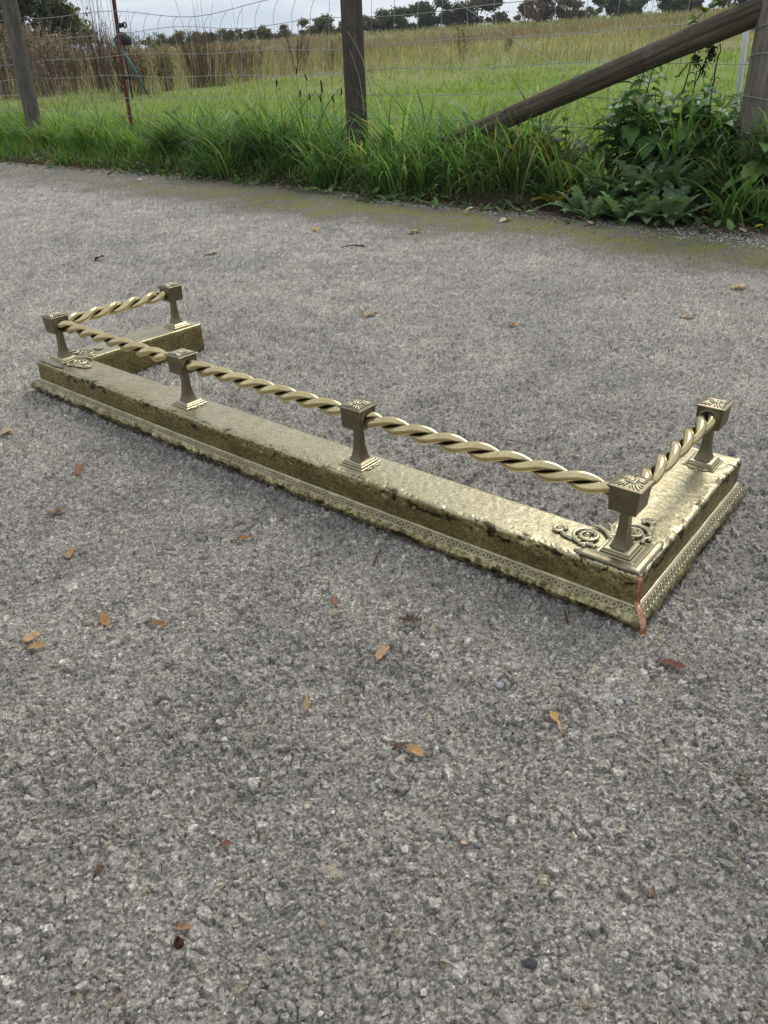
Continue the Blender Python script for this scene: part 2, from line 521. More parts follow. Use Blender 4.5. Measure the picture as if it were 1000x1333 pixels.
# ================================================================== THE SETTING
# ------------------------------------------------------------------ driveway (tarmac with exposed stones)
def build_road():
    rows = list(np.arange(-0.45, 0.10, 0.008)) + [0.10]
    while rows[-1] < 7.6:
        Y = rows[-1]
        rows.append(Y + max(0.0012, 1.25 * (Y * Y + CAM_H ** 2) / (757 * CAM_H)))
    Yr = np.array(rows)
    side = 1 + 1.6 * np.linspace(0, 1, 110)[1:] ** 1.3
    u = np.concatenate([-side[::-1], np.linspace(-1, 1, 740), side])
    nc = len(u)
    X = u[None, :] * (0.33 + 0.53 * np.maximum(Yr, 0.10)[:, None])
    Y = np.repeat(Yr[:, None], nc, 1)
    sp = np.maximum(np.gradient(Yr)[:, None], 0.8 * np.gradient(X, axis=1))
    wx = X + 0.006 * (vnoise(X * 90, Y * 90, 1) - 0.5); wy = Y + 0.006 * (vnoise(X * 90, Y * 90, 2) - 0.5)
    Z = (fbm(X * 1.1, Y * 1.1, 40, 3) - 0.5) * 0.010 * np.clip((Y - 1.9) / 1.5, 0, 1) + (fbm(X * 14, Y * 14, 41, 4) - 0.5) * 0.0030
    wear = fbm(X * 6, Y * 6, 60, 4)
    stone = np.zeros(X.shape); tint = np.full(X.shape + (3,), 0.27)
    tint *= (0.75 + 0.5 * vnoise(X * 450, Y * 450, 8))[..., None]
    for size, keep, amp, seed in ((0.0026, 0.80, 0.0018, 110), (0.0046, 0.62, 0.0034, 140), (0.0078, 0.34, 0.0050, 170), (0.0120, 0.15, 0.0060, 190)):
        sx, sy = wx / size, wy / size
        d1, d2, cx, cy, ox, oy = cells(sx, sy, seed)
        h0, h1, h2, h3, h4 = [hash2(cx, cy, seed + j) for j in (3, 4, 5, 6, 7)]
        pres = (h0 < keep * (0.55 + 0.9 * wear))
        body = np.clip((d2 - d1 - 0.04) / 0.20, 0, 1)
        fade = np.clip(2.2 * size / sp, 0.12, 1)
        h = amp * (0.25 + 0.75 * h1) * body + amp * 1.1 * ((h2 - 0.5) * ox + (h3 - 0.5) * oy) * 2 * body
        stone = np.where(pres, h * fade * (0.65 + 0.9 * wear), stone * 0.85)
        val = 0.39 + 0.20 * h4
        val = np.where(h1 > 0.94, 0.80, np.where(h1 < 0.06, 0.27, val))
        c = np.stack([val, val, val], -1)
        c = np.where((h2 > 0.95)[..., None], c * np.array([1.12, 1.02, 0.86]), c)
        m = (pres * np.clip(body * 1.5, 0, 1))[..., None] * 0.8
        tint = tint * (1 - m) + c * m
    Z = Z + stone
    b = MB()
    V = np.stack([X, Y, Z], -1).reshape(-1, 3)
    b.add(V, grid_faces(len(Yr), nc), tint.reshape(-1, 3))
    # the rest of the lane, outside the part that is worked out stone by stone
    gx = np.linspace(-30, 30, 61); gy = np.linspace(-20, 24, 45)
    GX, GY = np.meshgrid(gx, gy)
    a_, d_ = to_ad(GX, GY)
    keepv = np.stack([GX, GY, np.full(GX.shape, -0.007)], -1).reshape(-1, 3)
    F = grid_faces(45, 61)
    F = F[(d_.reshape(-1)[F].min(1) < 3.3)]
    b.add(keepv, F, (0.48, 0.48, 0.48))
    o = b.build('driveway', mat_road(), smooth=False, colours=True)
    tag(o, kind='structure')
    return o
build_road()

def build_field():
    ds = np.concatenate([np.linspace(2.85, 4.6, 70), np.geomspace(4.65, 520, 150)])
    b = MB()
    nu = 460
    u = np.linspace(-1, 1, nu)
    D = np.repeat(ds[:, None], nu, 1)
    half = 26 + 2.4 * (ds - 2.8)
    A = -3.5 - 0.5 * (D - 2.85) + u[None, :] * half[:, None]
    X = ALONG[0] * A + ACROSS[0] * D; Y = ALONG[1] * A + ACROSS[1] * D
    Z = terrain(X, Y)
    b.add(np.stack([X, Y, Z], -1).reshape(-1, 3), grid_faces(len(ds), nu))
    tag(b.build('field', mat_field()), kind='structure')
build_field()

# ================================================================== THE FENDER
FX, FY, FYAW = 0.2893, 0.667, -0.689
W, D = 1.32, 0.3846
H2 = 0.0605
def bow(x):
    return -0.0065 * math.sin(PI * min(max(-x / W, 0), 1))
bowv = np.vectorize(bow)

BR_TOP = mat_brass('hammered_brass_top', (0.69, 0.62, 0.41), (0.48, 0.43, 0.27), (0.22, 0.18, 0.10), (0.34, 0.48), 0.15, 450, 0.5, 22, edge=(0.70, 0.62, 0.36), dark_tone=(0.085, 0.070, 0.040))
BR_WALL = mat_brass('hammered_brass_wall', (0.50, 0.41, 0.175), (0.26, 0.212, 0.092), (0.060, 0.048, 0.025), (0.34, 0.50), 0.16, 330, 0.55, 26, edge=(0.62, 0.54, 0.28), dark_tone=(0.030, 0.024, 0.014))  # darker than the top: patina, plus a duller ground reflection put into the colour
BR_RIM = mat_brass('hammered_brass_rim', (0.60, 0.51, 0.26), (0.17, 0.135, 0.062), (0.04, 0.032, 0.018), (0.32, 0.50), 0.22, 230, 0.45, 60, 0.0012, (0.46, 0.60), edge=(0.66, 0.58, 0.32), dark_tone=(0.030, 0.024, 0.014))
BR_ROD = mat_brass('polished_brass_rod', (0.78, 0.64, 0.345), (0.56, 0.455, 0.225), (0.22, 0.175, 0.09), (0.14, 0.24), 0.0, 100, 0.22, 30, dark_tone=(0.050, 0.040, 0.022))
BR_BOX = mat_brass('antique_brass_box', (0.25, 0.215, 0.135), (0.165, 0.14, 0.088), (0.075, 0.062, 0.040), (0.30, 0.42), 0.0, 100, 0.3, 30, fine=0.08)
BR_CAST = mat_brass('cast_brass_ornament', (0.38, 0.335, 0.22), (0.225, 0.195, 0.122), (0.12, 0.10, 0.06), (0.28, 0.42), 0.0, 100, 0.3, 60, fine=0.1, edge=(0.56, 0.50, 0.33))
BR_RING = mat_brass('stamped_brass_band', (0.62, 0.56, 0.38), (0.42, 0.37, 0.23), (0.20, 0.16, 0.09), (0.26, 0.40), 0.0, 100, 0.3, 60)
BR_GROOVE = mat_brass('tarnished_band_ground', (0.30, 0.26, 0.14), (0.19, 0.16, 0.085), (0.06, 0.05, 0.028), (0.4, 0.55), 0.0, 100, 0.5, 60)
BR_DARK = mat_plain('dark_socket', (0.030, 0.026, 0.018), (0.055, 0.046, 0.030), 60, 0.6, 0.6)
COPPER = mat_brass('copper_strip', (0.76, 0.41, 0.26), (0.52, 0.25, 0.15), (0.24, 0.11, 0.08), (0.22, 0.36), 0.03, 300, 0.4, 60)

fender = empty('fireplace_fender', (FX, FY, 0.0030), FYAW)
tag(fender, 'antique brass fireplace fender with twisted rails and square posts, standing on the tarmac', 'fender')

def sweep(profile, disp, step=0.002):
    """sweep an (inset, height) profile round the three sides; disp(s, n, z, k) -> dn, dz"""
    prof = np.array(profile)
    seg = np.concatenate([[0], np.cumsum(np.hypot(*np.diff(prof, axis=0).T))])
    b = MB()
    for side, L in (('r', D), ('f', W), ('l', D)):
        ns = int(L / step) + 1
        f = np.linspace(0, 1, ns)
        Nn = np.repeat(prof[None, :, 0], ns, 0); Zz = np.repeat(prof[None, :, 1], ns, 0)
        T = np.repeat(seg[None, :], ns, 0)
        s0 = {'r': 0.0, 'f': D, 'l': D + W}[side]
        s = s0 + f * L
        cf = np.ones(ns)
        if side in 'rf' : cf = np.minimum(cf, np.clip((1 - f) * L / 0.010, 0, 1))
        if side in 'fl' : cf = np.minimum(cf, np.clip(f * L / 0.010, 0, 1))
        dn, dz, pm = disp(np.repeat(s[:, None], len(prof), 1), T, Nn, Zz)
        Nd = Nn + dn * cf[:, None]; Zd = Zz + dz * cf[:, None]
        F = f[:, None]
        if side == 'r':
            X = -Nd; Y = D + F * (Nn - D)
        elif side == 'f':
            X = -Nn + F * (-W + 2 * Nn); Y = Nd + bowv(X)
        else:
            X = -W + Nd; Y = Nn + F * (D - Nn)
        V = np.stack([X, Y, Zd], -1).reshape(-1, 3)
        G = grid_faces(ns, len(prof))
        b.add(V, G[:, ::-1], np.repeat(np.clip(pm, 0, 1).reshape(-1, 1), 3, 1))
        # closed rear ends
        if side == 'r':
            b.add(V[:len(prof)], np.array([list(range(len(prof)))]), (0, 0, 0))
        if side == 'l':
            b.add(V[-len(prof):], np.array([list(range(len(prof)))[::-1]]), (0, 0, 0))
    return b

def poly(pts, step):
    out = [pts[0]]
    for p, q in zip(pts[:-1], pts[1:]):
        n = max(1, int(math.hypot(q[0] - p[0], q[1] - p[1]) / step))
        out += [(p[0] + (q[0] - p[0]) * k / n, p[1] + (q[1] - p[1]) * k / n) for k in range(1, n + 1)]
    return out

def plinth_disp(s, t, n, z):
    hi = np.clip((z - 0.040) / 0.012, 0, 1)
    near_edge = hi * np.clip(1 - (n - 0.0185) / 0.016, 0, 1)
    rag = fbm(s * 42, t * 55, 21, 4) - 0.5
    rag2 = np.abs(fbm(s * 95, t * 110, 33, 3) - 0.5) * 2
    dn = near_edge * (-0.0052 * rag - 0.0008 + 0.0016 * rag2)
    dz = near_edge * np.clip((n - 0.0188) / 0.004, 0, 1) * (0.0042 * rag + 0.0016 * (rag2 - 0.4))
    top = np.clip((n - 0.026) / 0.01, 0, 1) * np.clip((z - 0.055) / 0.004, 0, 1)
    dz = dz + top * (0.0022 * (fbm(s * 9, n * 14, 51, 3) - 0.5) + 0.0008 * (fbm(s * 130, n * 130, 52, 2) - 0.5))
    wall = np.clip((0.052 - z) / 0.01, 0, 1) * (n < 0.05)
    dn = dn + wall * (0.0012 * (fbm(s * 60, z * 90, 53, 3) - 0.5) + 0.0012 * (fbm(s * 8, z * 10, 54, 2) - 0.5))
    # pits punched just behind the edge
    d1, d2, cx, cy, ox, oy = cells(s / 0.0075, t / 0.0075, 77)
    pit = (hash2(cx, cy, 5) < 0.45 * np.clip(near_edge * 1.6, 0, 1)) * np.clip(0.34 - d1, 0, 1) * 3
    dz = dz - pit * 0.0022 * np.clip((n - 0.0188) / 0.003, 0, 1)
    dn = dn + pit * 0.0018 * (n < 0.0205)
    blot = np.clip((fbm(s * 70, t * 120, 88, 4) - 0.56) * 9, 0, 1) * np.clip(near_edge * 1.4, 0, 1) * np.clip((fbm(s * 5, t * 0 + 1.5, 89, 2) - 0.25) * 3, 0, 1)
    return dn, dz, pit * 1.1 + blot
pl_prof = poly([(0.0172, 0.0225), (0.0176, 0.040), (0.0182, 0.0560), (0.0192, 0.0590), (0.0212, 0.0603), (0.0240, 0.0606)], 0.0017) \
    + poly([(0.0262, 0.0606), (0.0905, 0.0605), (0.0928, 0.0595), (0.0939, 0.0570)], 0.0024) + poly([(0.0939, 0.050), (0.0939, 0.0)], 0.008)
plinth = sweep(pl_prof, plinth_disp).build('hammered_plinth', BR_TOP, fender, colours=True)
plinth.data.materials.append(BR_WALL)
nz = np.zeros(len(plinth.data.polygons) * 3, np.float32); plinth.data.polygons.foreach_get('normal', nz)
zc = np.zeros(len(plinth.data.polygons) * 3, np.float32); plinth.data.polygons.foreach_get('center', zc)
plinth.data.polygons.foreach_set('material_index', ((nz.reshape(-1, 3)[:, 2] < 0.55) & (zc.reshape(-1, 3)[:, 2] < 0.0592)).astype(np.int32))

def rim_disp(s, t, n, z):
    low = np.clip((0.0165 - z) / 0.006, 0, 1) * np.clip((z - 0.0040) / 0.004, 0.0, 1)
    r = fbm(s * 38, t * 60, 61, 4) - 0.5
    d1, d2, cx, cy, ox, oy = cells(s / 0.008, t / 0.006, 78)
    pit = (hash2(cx, cy, 5) < 0.55) * np.clip(0.42 - d1, 0, 1) * 2.2 * low
    dn = low * 0.0014 * r + pit * 0.0007
    dz = low * 0.0010 * (fbm(s * 25, t * 10, 62, 3) - 0.5) + 0.0006 * (fbm(s * 45, t * 90, 63, 3) - 0.5)
    dn = dn + 0.0006 * (fbm(s * 30, t * 40, 64, 3) - 0.5)
    return dn, dz, pit * 1.2 + low * np.clip((fbm(s * 50, t * 90, 65, 4) - 0.53) * 8, 0, 1)
rim_prof = poly([(0.0150, 0.0040), (0.0050, 0.0030), (0.0012, 0.0042), (0.0, 0.0075), (0.0003, 0.0115), (0.0022, 0.0155), (0.0052, 0.0187), (0.0110, 0.0222), (0.0150, 0.0243), (0.0166, 0.0250)], 0.0010) \
    + [(0.0172, 0.0246), (0.0176, 0.0220)]
rim = sweep(rim_prof, rim_disp).build('moulded_rim', BR_RIM, fender, colours=True)
rim.data.materials.append(BR_RING); rim.data.materials.append(BR_GROOVE)
zc = np.zeros(len(rim.data.polygons) * 3, np.float32); rim.data.polygons.foreach_get('center', zc)
zc = zc.reshape(-1, 3)[:, 2]
rim.data.polygons.foreach_set('material_index', np.where(zc > 0.0231, 1, np.where(zc > 0.0183, 2, np.where(zc > 0.0176, 1, 0))).astype(np.int32))

# rows of stamped rings along the rim
def ring_mesh(c, e1, e2, nrm, r, rt, b, n=14, m=6):
    a = np.arange(n) * 2 * PI / n
    V = []
    for t in a:
        dirv = math.cos(t) * e1 + math.sin(t) * e2
        for q in np.arange(m) * 2 * PI / m:
            V.append(c + dirv * (r + rt * math.cos(q)) + nrm * rt * math.sin(q))
    V = np.array(V)
    i = np.arange(n)[:, None]; j = np.arange(m)[None, :]
    F = np.stack([i * m + j, ((i + 1) % n) * m + j, ((i + 1) % n) * m + (j + 1) % m, i * m + (j + 1) % m], -1).reshape(-1, 4)
    b.add(V, F)
    # bead in the middle
    n2 = 8
    P = [c + nrm * 0.0011]
    for rr, hh in ((0.0008, 0.0009), (0.00135, 0.0002), (0.00145, -0.0004)):
        P += [c + (math.cos(t) * e1 + math.sin(t) * e2) * rr + nrm * hh for t in np.arange(n2) * 2 * PI / n2]
    P = np.array(P)
    j = np.arange(n2); k = (j + 1) % n2
    b.add(P, [np.stack([np.zeros(n2, int), 1 + j, 1 + k], 1), (grid_faces(3, n2, True) + 1)])
sl = np.array([0.0110 - 0.0052, 0.0222 - 0.0187]); sl /= np.linalg.norm(sl)
cn, cz = 0.0084, 0.02065
for side in ('f', 'r'):
    b = MB(); band = MB()
    L = W if side == 'f' else D
    nr = int((L - 0.016) / 0.0092)
    for i in range(nr):
        s = 0.0125 + i * 0.0092 + random.uniform(-0.0003, 0.0003)
        if side == 'f':
            c = np.array([-s, cn + bow(-s), cz]); e1 = np.array([1, 0, 0.0]); e2 = np.array([0, sl[0], sl[1]]); nrm = np.array([0, -sl[1], sl[0]])
        else:
            c = np.array([-cn, s, cz]); e1 = np.array([0, 1, 0.0]); e2 = np.array([-sl[0], 0, sl[1]]); nrm = np.array([sl[1], 0, sl[0]])
        ring_mesh(c + nrm * 0.0002, e1, e2, nrm, 0.0033, 0.00085, b)
    o = b.build('ring_band', BR_RING, rim)
    tag(o, kind='stuff')

# copper strip over the near corner joint
def strip(path, half, thick, b):
    """flat strip along path points (n, z) on the 45-degree corner line"""
    V = []
    for n, z in path:
        V.append((n, z))
    P = np.array(V); T = np.gradient(P, axis=0); T /= np.linalg.norm(T, axis=1)[:, None]
    Nn = np.stack([-T[:, 1], T[:, 0]], 1)
    out = np.array([1, -1, 0]) / math.sqrt(2); sidev = np.array([1, 1, 0]) / math.sqrt(2)
    R = []
    for (n, z), (a, c) in zip(P, Nn):
        for s_, t_ in ((-1, 0), (-0.8, 1), (0.8, 1), (1, 0)):
            q = n + a * thick * t_; zz = z + c * thick * t_
            R.append(out * q + np.array([0, 0, zz]) + sidev * half * s_)
    R = np.array(R)
    b.add(R, [grid_faces(len(P), 4), np.array([[0, 1, 2, 3]]), np.array([[3, 2, 1, 0]]) + (len(P) - 1) * 4])
cs = [(-0.0285, 0.0615), (-0.0262, 0.0598), (-0.0255, 0.056), (-0.0248, 0.045), (-0.0240, 0.032), (-0.0235, 0.0265), (-0.0215, 0.0252), (-0.0150, 0.0232), (-0.0075, 0.0192), (-0.0025, 0.0145), (0.0003, 0.0095), (0.0006, 0.004), (0.0010, 0.0)]
b = MB(); strip([(n, z) for n, z in cs], 0.0037, 0.0018, b)
tag(b.build('copper_strip', COPPER, fender), label='pinkish copper strip bent over the near corner joint')

# ---- one post, then five copies
POST_R = 0.136                                 # height of the rail centre line
def make_post(name='post'):
    p = empty(name); p.parent = fender
    v, f = loft_square([(0.0212, 0.0), (0.0218, 0.0008), (0.0218, 0.0020), (0.0208, 0.0026), (0.0194, 0.0024), (0.0190, 0.0018), (0.0186, 0.0046), (0.0176, 0.0052), (0.0168, 0.0046), (0.0164, 0.0068), (0.0150, 0.0078), (0.0130, 0.0080)])
    b = MB(); b.add(v, f); b.build('foot', BR_CAST, p, smooth=False)
    lv = []
    for k in range(15):
        t = k / 14
        lv.append((0.0054 + 0.0056 * (1 - t) ** 4.2 + 0.0006 * (1 - t), 0.0066 + t * (0.1195 - H2 - 0.0066 + 0.001)))
    v, f = loft_square(lv); b = MB(); b.add(v, f); b.build('shaft', BR_BOX, p, smooth=False)
    z0, z1 = 0.1195 - H2, 0.1508 - H2
    v, f = loft_square([(0.0150, z0), (0.0162, z0 + 0.0008), (0.0166, z0 + 0.002), (0.0180, z1)])
    b = MB(); b.add(v, f); box = b.build('box', BR_BOX, p, smooth=False)
    v, f = loft_square([(0.0188, z1 + 0.0002), (0.0204, z1 + 0.0006), (0.0206, z1 + 0.0018), (0.0198, z1 + 0.0024), (0.0192, z1 + 0.0024), (0.0188, z1 + 0.0020), (0.0060, z1 + 0.0042)])
    b = MB(); b.add(v, f); cap = b.build('cap', BR_BOX, p, smooth=False)
    # embossed flower on the cap
    b = MB()
    zt = lambda r: z1 + 0.0026 + 0.0026 * max(0, 1 - r / 0.018)
    v, f = loft_square([(0.0058, z1 + 0.0034), (0.0058, z1 + 0.0056), (0.0048, z1 + 0.0060), (0.0042, z1 + 0.0050)]); b.add(v, f)
    v, f = dome((0, 0, z1 + 0.0046), 0.0034, 0.0020); b.add(v, f)
    for k in range(4):
        for j, (da, L, rr) in enumerate(((0, 0.0215, 0.0015), (-0.24, 0.0185, 0.00105), (0.24, 0.0185, 0.00105), (-0.50, 0.0160, 0.00100), (0.50, 0.0160, 0.00100))):
            a = PI / 4 + k * PI / 2 + da
            pts = []
            for t in np.linspace(0, 1, 7):
                r = 0.0068 + (L - 0.0068) * t
                pts.append((r * math.cos(a + 0.10 * da * t), r * math.sin(a + 0.10 * da * t), z1 + 0.0026 + 0.0022 * max(0, 1 - r / 0.019) + 0.0005))
            rad = rr * np.array([0.55, 0.9, 1.15, 1.2, 1.0, 0.75, 0.3])
            v, f = tube(pts, rad, 6); b.add(v, f)
    b.build('embossed_flower', BR_CAST, cap)
    return p
def collar(parent, d):
    """moulded ring where a rail enters the box, on the side pointing along d"""
    d = np.array(d, float); e1 = np.array([-d[1], d[0], 0]); e2 = np.array([0, 0, 1.0])
    b = MB(); zc = POST_R - H2 - 0.0005
    for r, rt, off in ((0.0135, 0.0016, 0.0172), (0.0120, 0.0014, 0.0186)):
        c = d * off + np.array([0, 0, zc]); V = []
        n, m = 22, 7
        for t in np.arange(n) * 2 * PI / n:
            q0 = math.cos(t) * e1 + math.sin(t) * e2
            for q in np.arange(m) * 2 * PI / m:
                V.append(c + q0 * (r + rt * math.cos(q)) + d * rt * math.sin(q))
        i = np.arange(n)[:, None]; j = np.arange(m)[None, :]
        b.add(np.array(V), np.stack([i * m + j, ((i + 1) % n) * m + j, ((i + 1) % n) * m + (j + 1) % m, i * m + (j + 1) % m], -1).reshape(-1, 4))
    b.build('rail_collar', BR_BOX, parent)
    b = MB()
    cpt = d * 0.0174 + np.array([0, 0, zc])
    ring = [cpt + d * 0.0006 + 0.0125 * (math.cos(t) * e1 + math.sin(t) * e2) for t in np.arange(20) * 2 * PI / 20]
    b.add(np.array([cpt + d * 0.0008] + ring), np.stack([np.zeros(20, int), 1 + np.arange(20), 1 + (np.arange(20) + 1) % 20], 1))
    b.build('socket', BR_DARK, parent)  # flat dark disc inside the collar, no hole behind it
def scroll_pts(c, r0, r1, a0, turns, n=40, z=0.0):
    t = np.linspace(0, 1, n)
    a = a0 + turns * 2 * PI * t
    r = r0 + (r1 - r0) * t
    return np.stack([c[0] + r * np.cos(a), c[1] + r * np.sin(a), np.full(n, z)], 1)
ZN = (np.array([0, 0, 1.0]), 0.8)
def foot_scroll(parent, d):
    """small pierced scroll tab beside the foot"""
    d = np.array(d, float); e = np.array([-d[1], d[0]])
    b = MB()
    for sgn in (-1, 1):
        P = scroll_pts((0, 0), 0.0070, 0.0026, -PI / 2, 0.85, 24, 0.0016)
        Q = np.stack([0.0215 + P[:, 0] * 0.7, sgn * (0.0085 + P[:, 1])], 1)
        pts = np.concatenate([Q[:, :1] * d[0] + Q[:, 1:] * e[0], Q[:, :1] * d[1] + Q[:, 1:] * e[1], P[:, 2:]], 1)
        v, f = tube(pts, np.linspace(0.0015, 0.0010, 24), 6, flat=ZN); b.add(v, f)
    c = d * 0.027
    v, f = dome((c[0], c[1], 0.0), 0.0026, 0.0026, 8, 3); b.add(v, f)
    b.build('scroll_tab', BR_CAST, parent)

PX, M2, M3, PD = 0.0593, 0.4635, 0.8584, 0.0411
spots = {'fr': (-PX, PX), 'rr': (-PX, D - PD), 'm3': (-W + M3, PX), 'm2': (-W + M2, PX), 'fl': (-W + PX, PX), 'rl': (-W + PX, D - PD)}
sides = {'fr': [(-1, 0, 0), (0, 1, 0)], 'rr': [(0, -1, 0)], 'm3': [(1, 0, 0), (-1, 0, 0)], 'm2': [(1, 0, 0), (-1, 0, 0)], 'fl': [(1, 0, 0), (0, 1, 0)], 'rl': [(0, -1, 0)]}
proto = make_post()
posts = {}
for i, k in enumerate(spots):
    p = proto if i == 0 else copy_tree(proto, fender)
    x, y = spots[k]
    p.location = (x, y + bow(x), H2)
    p.parent = fender
    posts[k] = p
for k, p in posts.items():
    for d in sides[k]: collar(p, d)
    if k in ('m2', 'm3'):
        foot_scroll(p, (1, 0)); foot_scroll(p, (-1, 0))
    if k in ('rr', 'rl'):
        foot_scroll(p, (0, -1))

# ---- twisted rails, two strands each
def rail(p0, p1, sgn=1, ph=0.0):
    p0, p1 = np.array(p0), np.array(p1)
    d = p1 - p0; L = np.linalg.norm(d); d /= L
    e1 = np.array([-d[1], d[0], 0]); e1 /= np.linalg.norm(e1); e2 = np.array([0, 0, 1.0])
    r = empty('twisted_rail'); r.parent = fender
    pitch = 0.094; n = int(L / 0.0022)
    for k in (0, 1):
        t = np.linspace(0, 1, n)
        a = sgn * 2 * PI * t * L / pitch + k * PI + ph
        env = np.minimum(1, np.minimum(t, 1 - t) * L / 0.012 * 0.5 + 0.5)
        pts = p0 + d * (t * L)[:, None] + 0.0061 * env[:, None] * (np.cos(a)[:, None] * e1 + np.sin(a)[:, None] * e2)
        v, f = tube(pts, 0.0065, 16)
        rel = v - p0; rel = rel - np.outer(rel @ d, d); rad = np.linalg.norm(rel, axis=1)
        b = MB(); b.add(v, f, np.repeat(np.clip((0.0082 - rad) / 0.0038, 0, 1)[:, None], 3, 1))  # strand colour darkens towards the rail axis
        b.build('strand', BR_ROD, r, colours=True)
    return r
def S3(k, dx=0, dy=0):
    x, y = spots[k]; return (x + dx, y + bow(x) + dy, POST_R)
bo = 0.014
rail(S3('fl', bo), S3('m2', -bo), -1, 0.3)
rail(S3('m2', bo), S3('m3', -bo), -1, 0.9)
rail(S3('m3', bo), S3('fr', -bo), -1, 1.4)
rail(S3('fl', 0, bo), S3('rl', 0, -bo), -1, 0.2)
rail(S3('fr', 0, bo), S3('rr', 0, -bo), -1, 0.5)

# ---- pierced scroll plates on the two front corners
def corner_plate(mirror):
    c = empty('corner_ornament'); c.parent = fender
    c.location = (-W, 0, H2 + 0.0004) if mirror else (0, 0, H2 + 0.0004)
    mx = -1 if mirror else 1
    def put(b, v, f):
        v = np.array(v); v = v * np.array([mx, 1, 1])
        if mirror: f = [np.asarray(q)[:, ::-1] for q in (f if isinstance(f, list) else [f])]
        b.add(v, f)
    # L-shaped moulded border along the outer edges
    e = 0.0215
    prof = [(0.0, 0.0), (0.0, 0.0022), (0.0022, 0.0034), (0.0065, 0.0040), (0.0085, 0.0030), (0.0098, 0.0030), (0.0102, 0.0010)]
    b = MB()
    for ax in (0, 1):
        V = []
        fr = np.linspace(0, 1, 15)
        for t in fr:
            k = 1 - max(0, (t - 0.86) / 0.14) ** 2 * 0.85
            for n, z in prof:
                nn = n * k + (0.004 * (1 - k)); q = (e + nn) + (0.104 - e - nn) * t
                V.append((-q, e + nn, z * (0.4 + 0.6 * k)) if ax == 0 else (-(e + nn), q, z * (0.4 + 0.6 * k)))
        F = grid_faces(15, len(prof))
        put(b, V, [F if ax == 1 else F[:, ::-1]])
    b.build('border_moulding', BR_CAST, c, smooth=False)
    # flat ground plate inside the border, under the post foot
    b = MB()
    out = [(-0.031, 0.031), (-0.094, 0.031), (-0.088, 0.040), (-0.082, 0.052), (-0.080, 0.078), (-0.052, 0.081), (-0.040, 0.088), (-0.031, 0.094)]
    V = [(x, y, 0.0012) for x, y in out] + [(x, y, -0.0003) for x, y in out]
    n = len(out)
    put(b, V, [np.array([list(range(n))[::-1]]), np.array([[i, (i + 1) % n, n + (i + 1) % n, n + i] for i in range(n)])])
    b.build('ground_plate', BR_BOX, c, smooth=False)
    # scrolls
    b = MB()
    def scr(pts, r0, r1, swap=False):
        pts = np.array(pts, float)
        if swap: pts = np.stack([-pts[:, 1], -pts[:, 0], pts[:, 2]], 1)
        v, f = tube(pts, 1.45 * np.linspace(r0, r1, len(pts)), 8, flat=ZN); put(b, v, f)
    def dm(x, y, r, h, swap=False):
        if swap: x, y = -y, -x
        v, f = dome((x, y, 0.0005), r * 1.15, h * 1.5, 9, 3); put(b, v, f)
    for sw in (False, True):
        scr(scroll_pts((-0.104, 0.062), 0.0185, 0.0075, -0.5 * PI, -1.25, 46, 0.0022), 0.0022, 0.0013, sw)
        scr(scroll_pts((-0.104, 0.062), 0.0120, 0.0045, 0.2 * PI, 0.8, 26, 0.0018), 0.0012, 0.0009, sw)
        scr(scroll_pts((-0.139, 0.056), 0.0085, 0.0030, 0.1 * PI, 1.2, 30, 0.0022), 0.0020, 0.0012, sw)
        scr([(-0.131 + 0.012 * t, 0.050 - 0.003 * math.sin(PI * t), 0.002) for t in np.linspace(0, 1, 10)], 0.0016, 0.0022, sw)
        scr([(-0.085 - 0.020 * t, 0.044 - 0.005 * t + 0.004 * math.sin(PI * t), 0.002) for t in np.linspace(0, 1, 10)], 0.0022, 0.0012, sw)
        scr([(-0.078 - 0.018 * t, 0.074 + 0.030 * t + 0.006 * math.sin(PI * t), 0.0024) for t in np.linspace(0, 1, 14)], 0.0028, 0.0012, sw)
        scr([(-0.076 - 0.034 * t, 0.070 + 0.018 * t + 0.007 * math.sin(PI * t), 0.0024) for t in np.linspace(0, 1, 14)], 0.0026, 0.0011, sw)
        dm(-0.104, 0.062, 0.0038, 0.0038, sw); dm(-0.139, 0.056, 0.0030, 0.0034, sw)
        for k in range(9):
            a = k * 2 * PI / 9
            dm(-0.104 + 0.0095 * math.cos(a), 0.062 + 0.0095 * math.sin(a), 0.0019, 0.0024, sw)
        for k in range(6):
            dm(-0.118 - 0.0028 * k, 0.046 + 0.001 * k, 0.0024, 0.0026, sw)
        dm(-0.098, 0.040, 0.0026, 0.0026, sw)
    dm(-0.035, 0.035, 0.0026, 0.0022)
    tag(b.build('scrollwork', BR_CAST, c), kind='stuff')
    return c
corner_plate(False)
corner_plate(True)

# ================================================================== FENCE
WIRE = mat_plain('galvanised_wire', (0.30, 0.31, 0.30), (0.46, 0.46, 0.45), 40, 0.45, 0.7)
fence = empty('wire_fence', ad(-3.15, FENCE_D, 0))
tag(fence, 'sagging galvanised stock wire fence with square mesh along the field', 'fence')
FOFF = np.array(ad(-3.15, FENCE_D, 0))
wz = {'A': 0.93, 'B': 0.80, 'C': 0.665, 'D': 0.545, 'E': 0.425, 'F': 0.315, 'G': 0.21, 'H': 0.11}
def wire_z(k, a):
    z = wz[k] + 0.010 * math.sin(a * 1.7 + ord(k)) + 0.006 * math.sin(a * 5.1 + 2 * ord(k))
    if k == 'A':                                   # the top wire has been pushed down on the left
        z -= 0.085 * math.exp(-((a + 4.35) / 0.55) ** 2) - 0.02 * math.exp(-((a + 6.2) / 1.0) ** 2)
    if k == 'B':
        z -= 0.020 * math.exp(-((a + 4.0) / 0.4) ** 2)
    return z
def wire_p(k, a):
    w = 0.010 * math.sin(a * 2.3 + ord(k) * 1.3)
    return np.array(ad(a, FENCE_D + w, wire_z(k, a)))
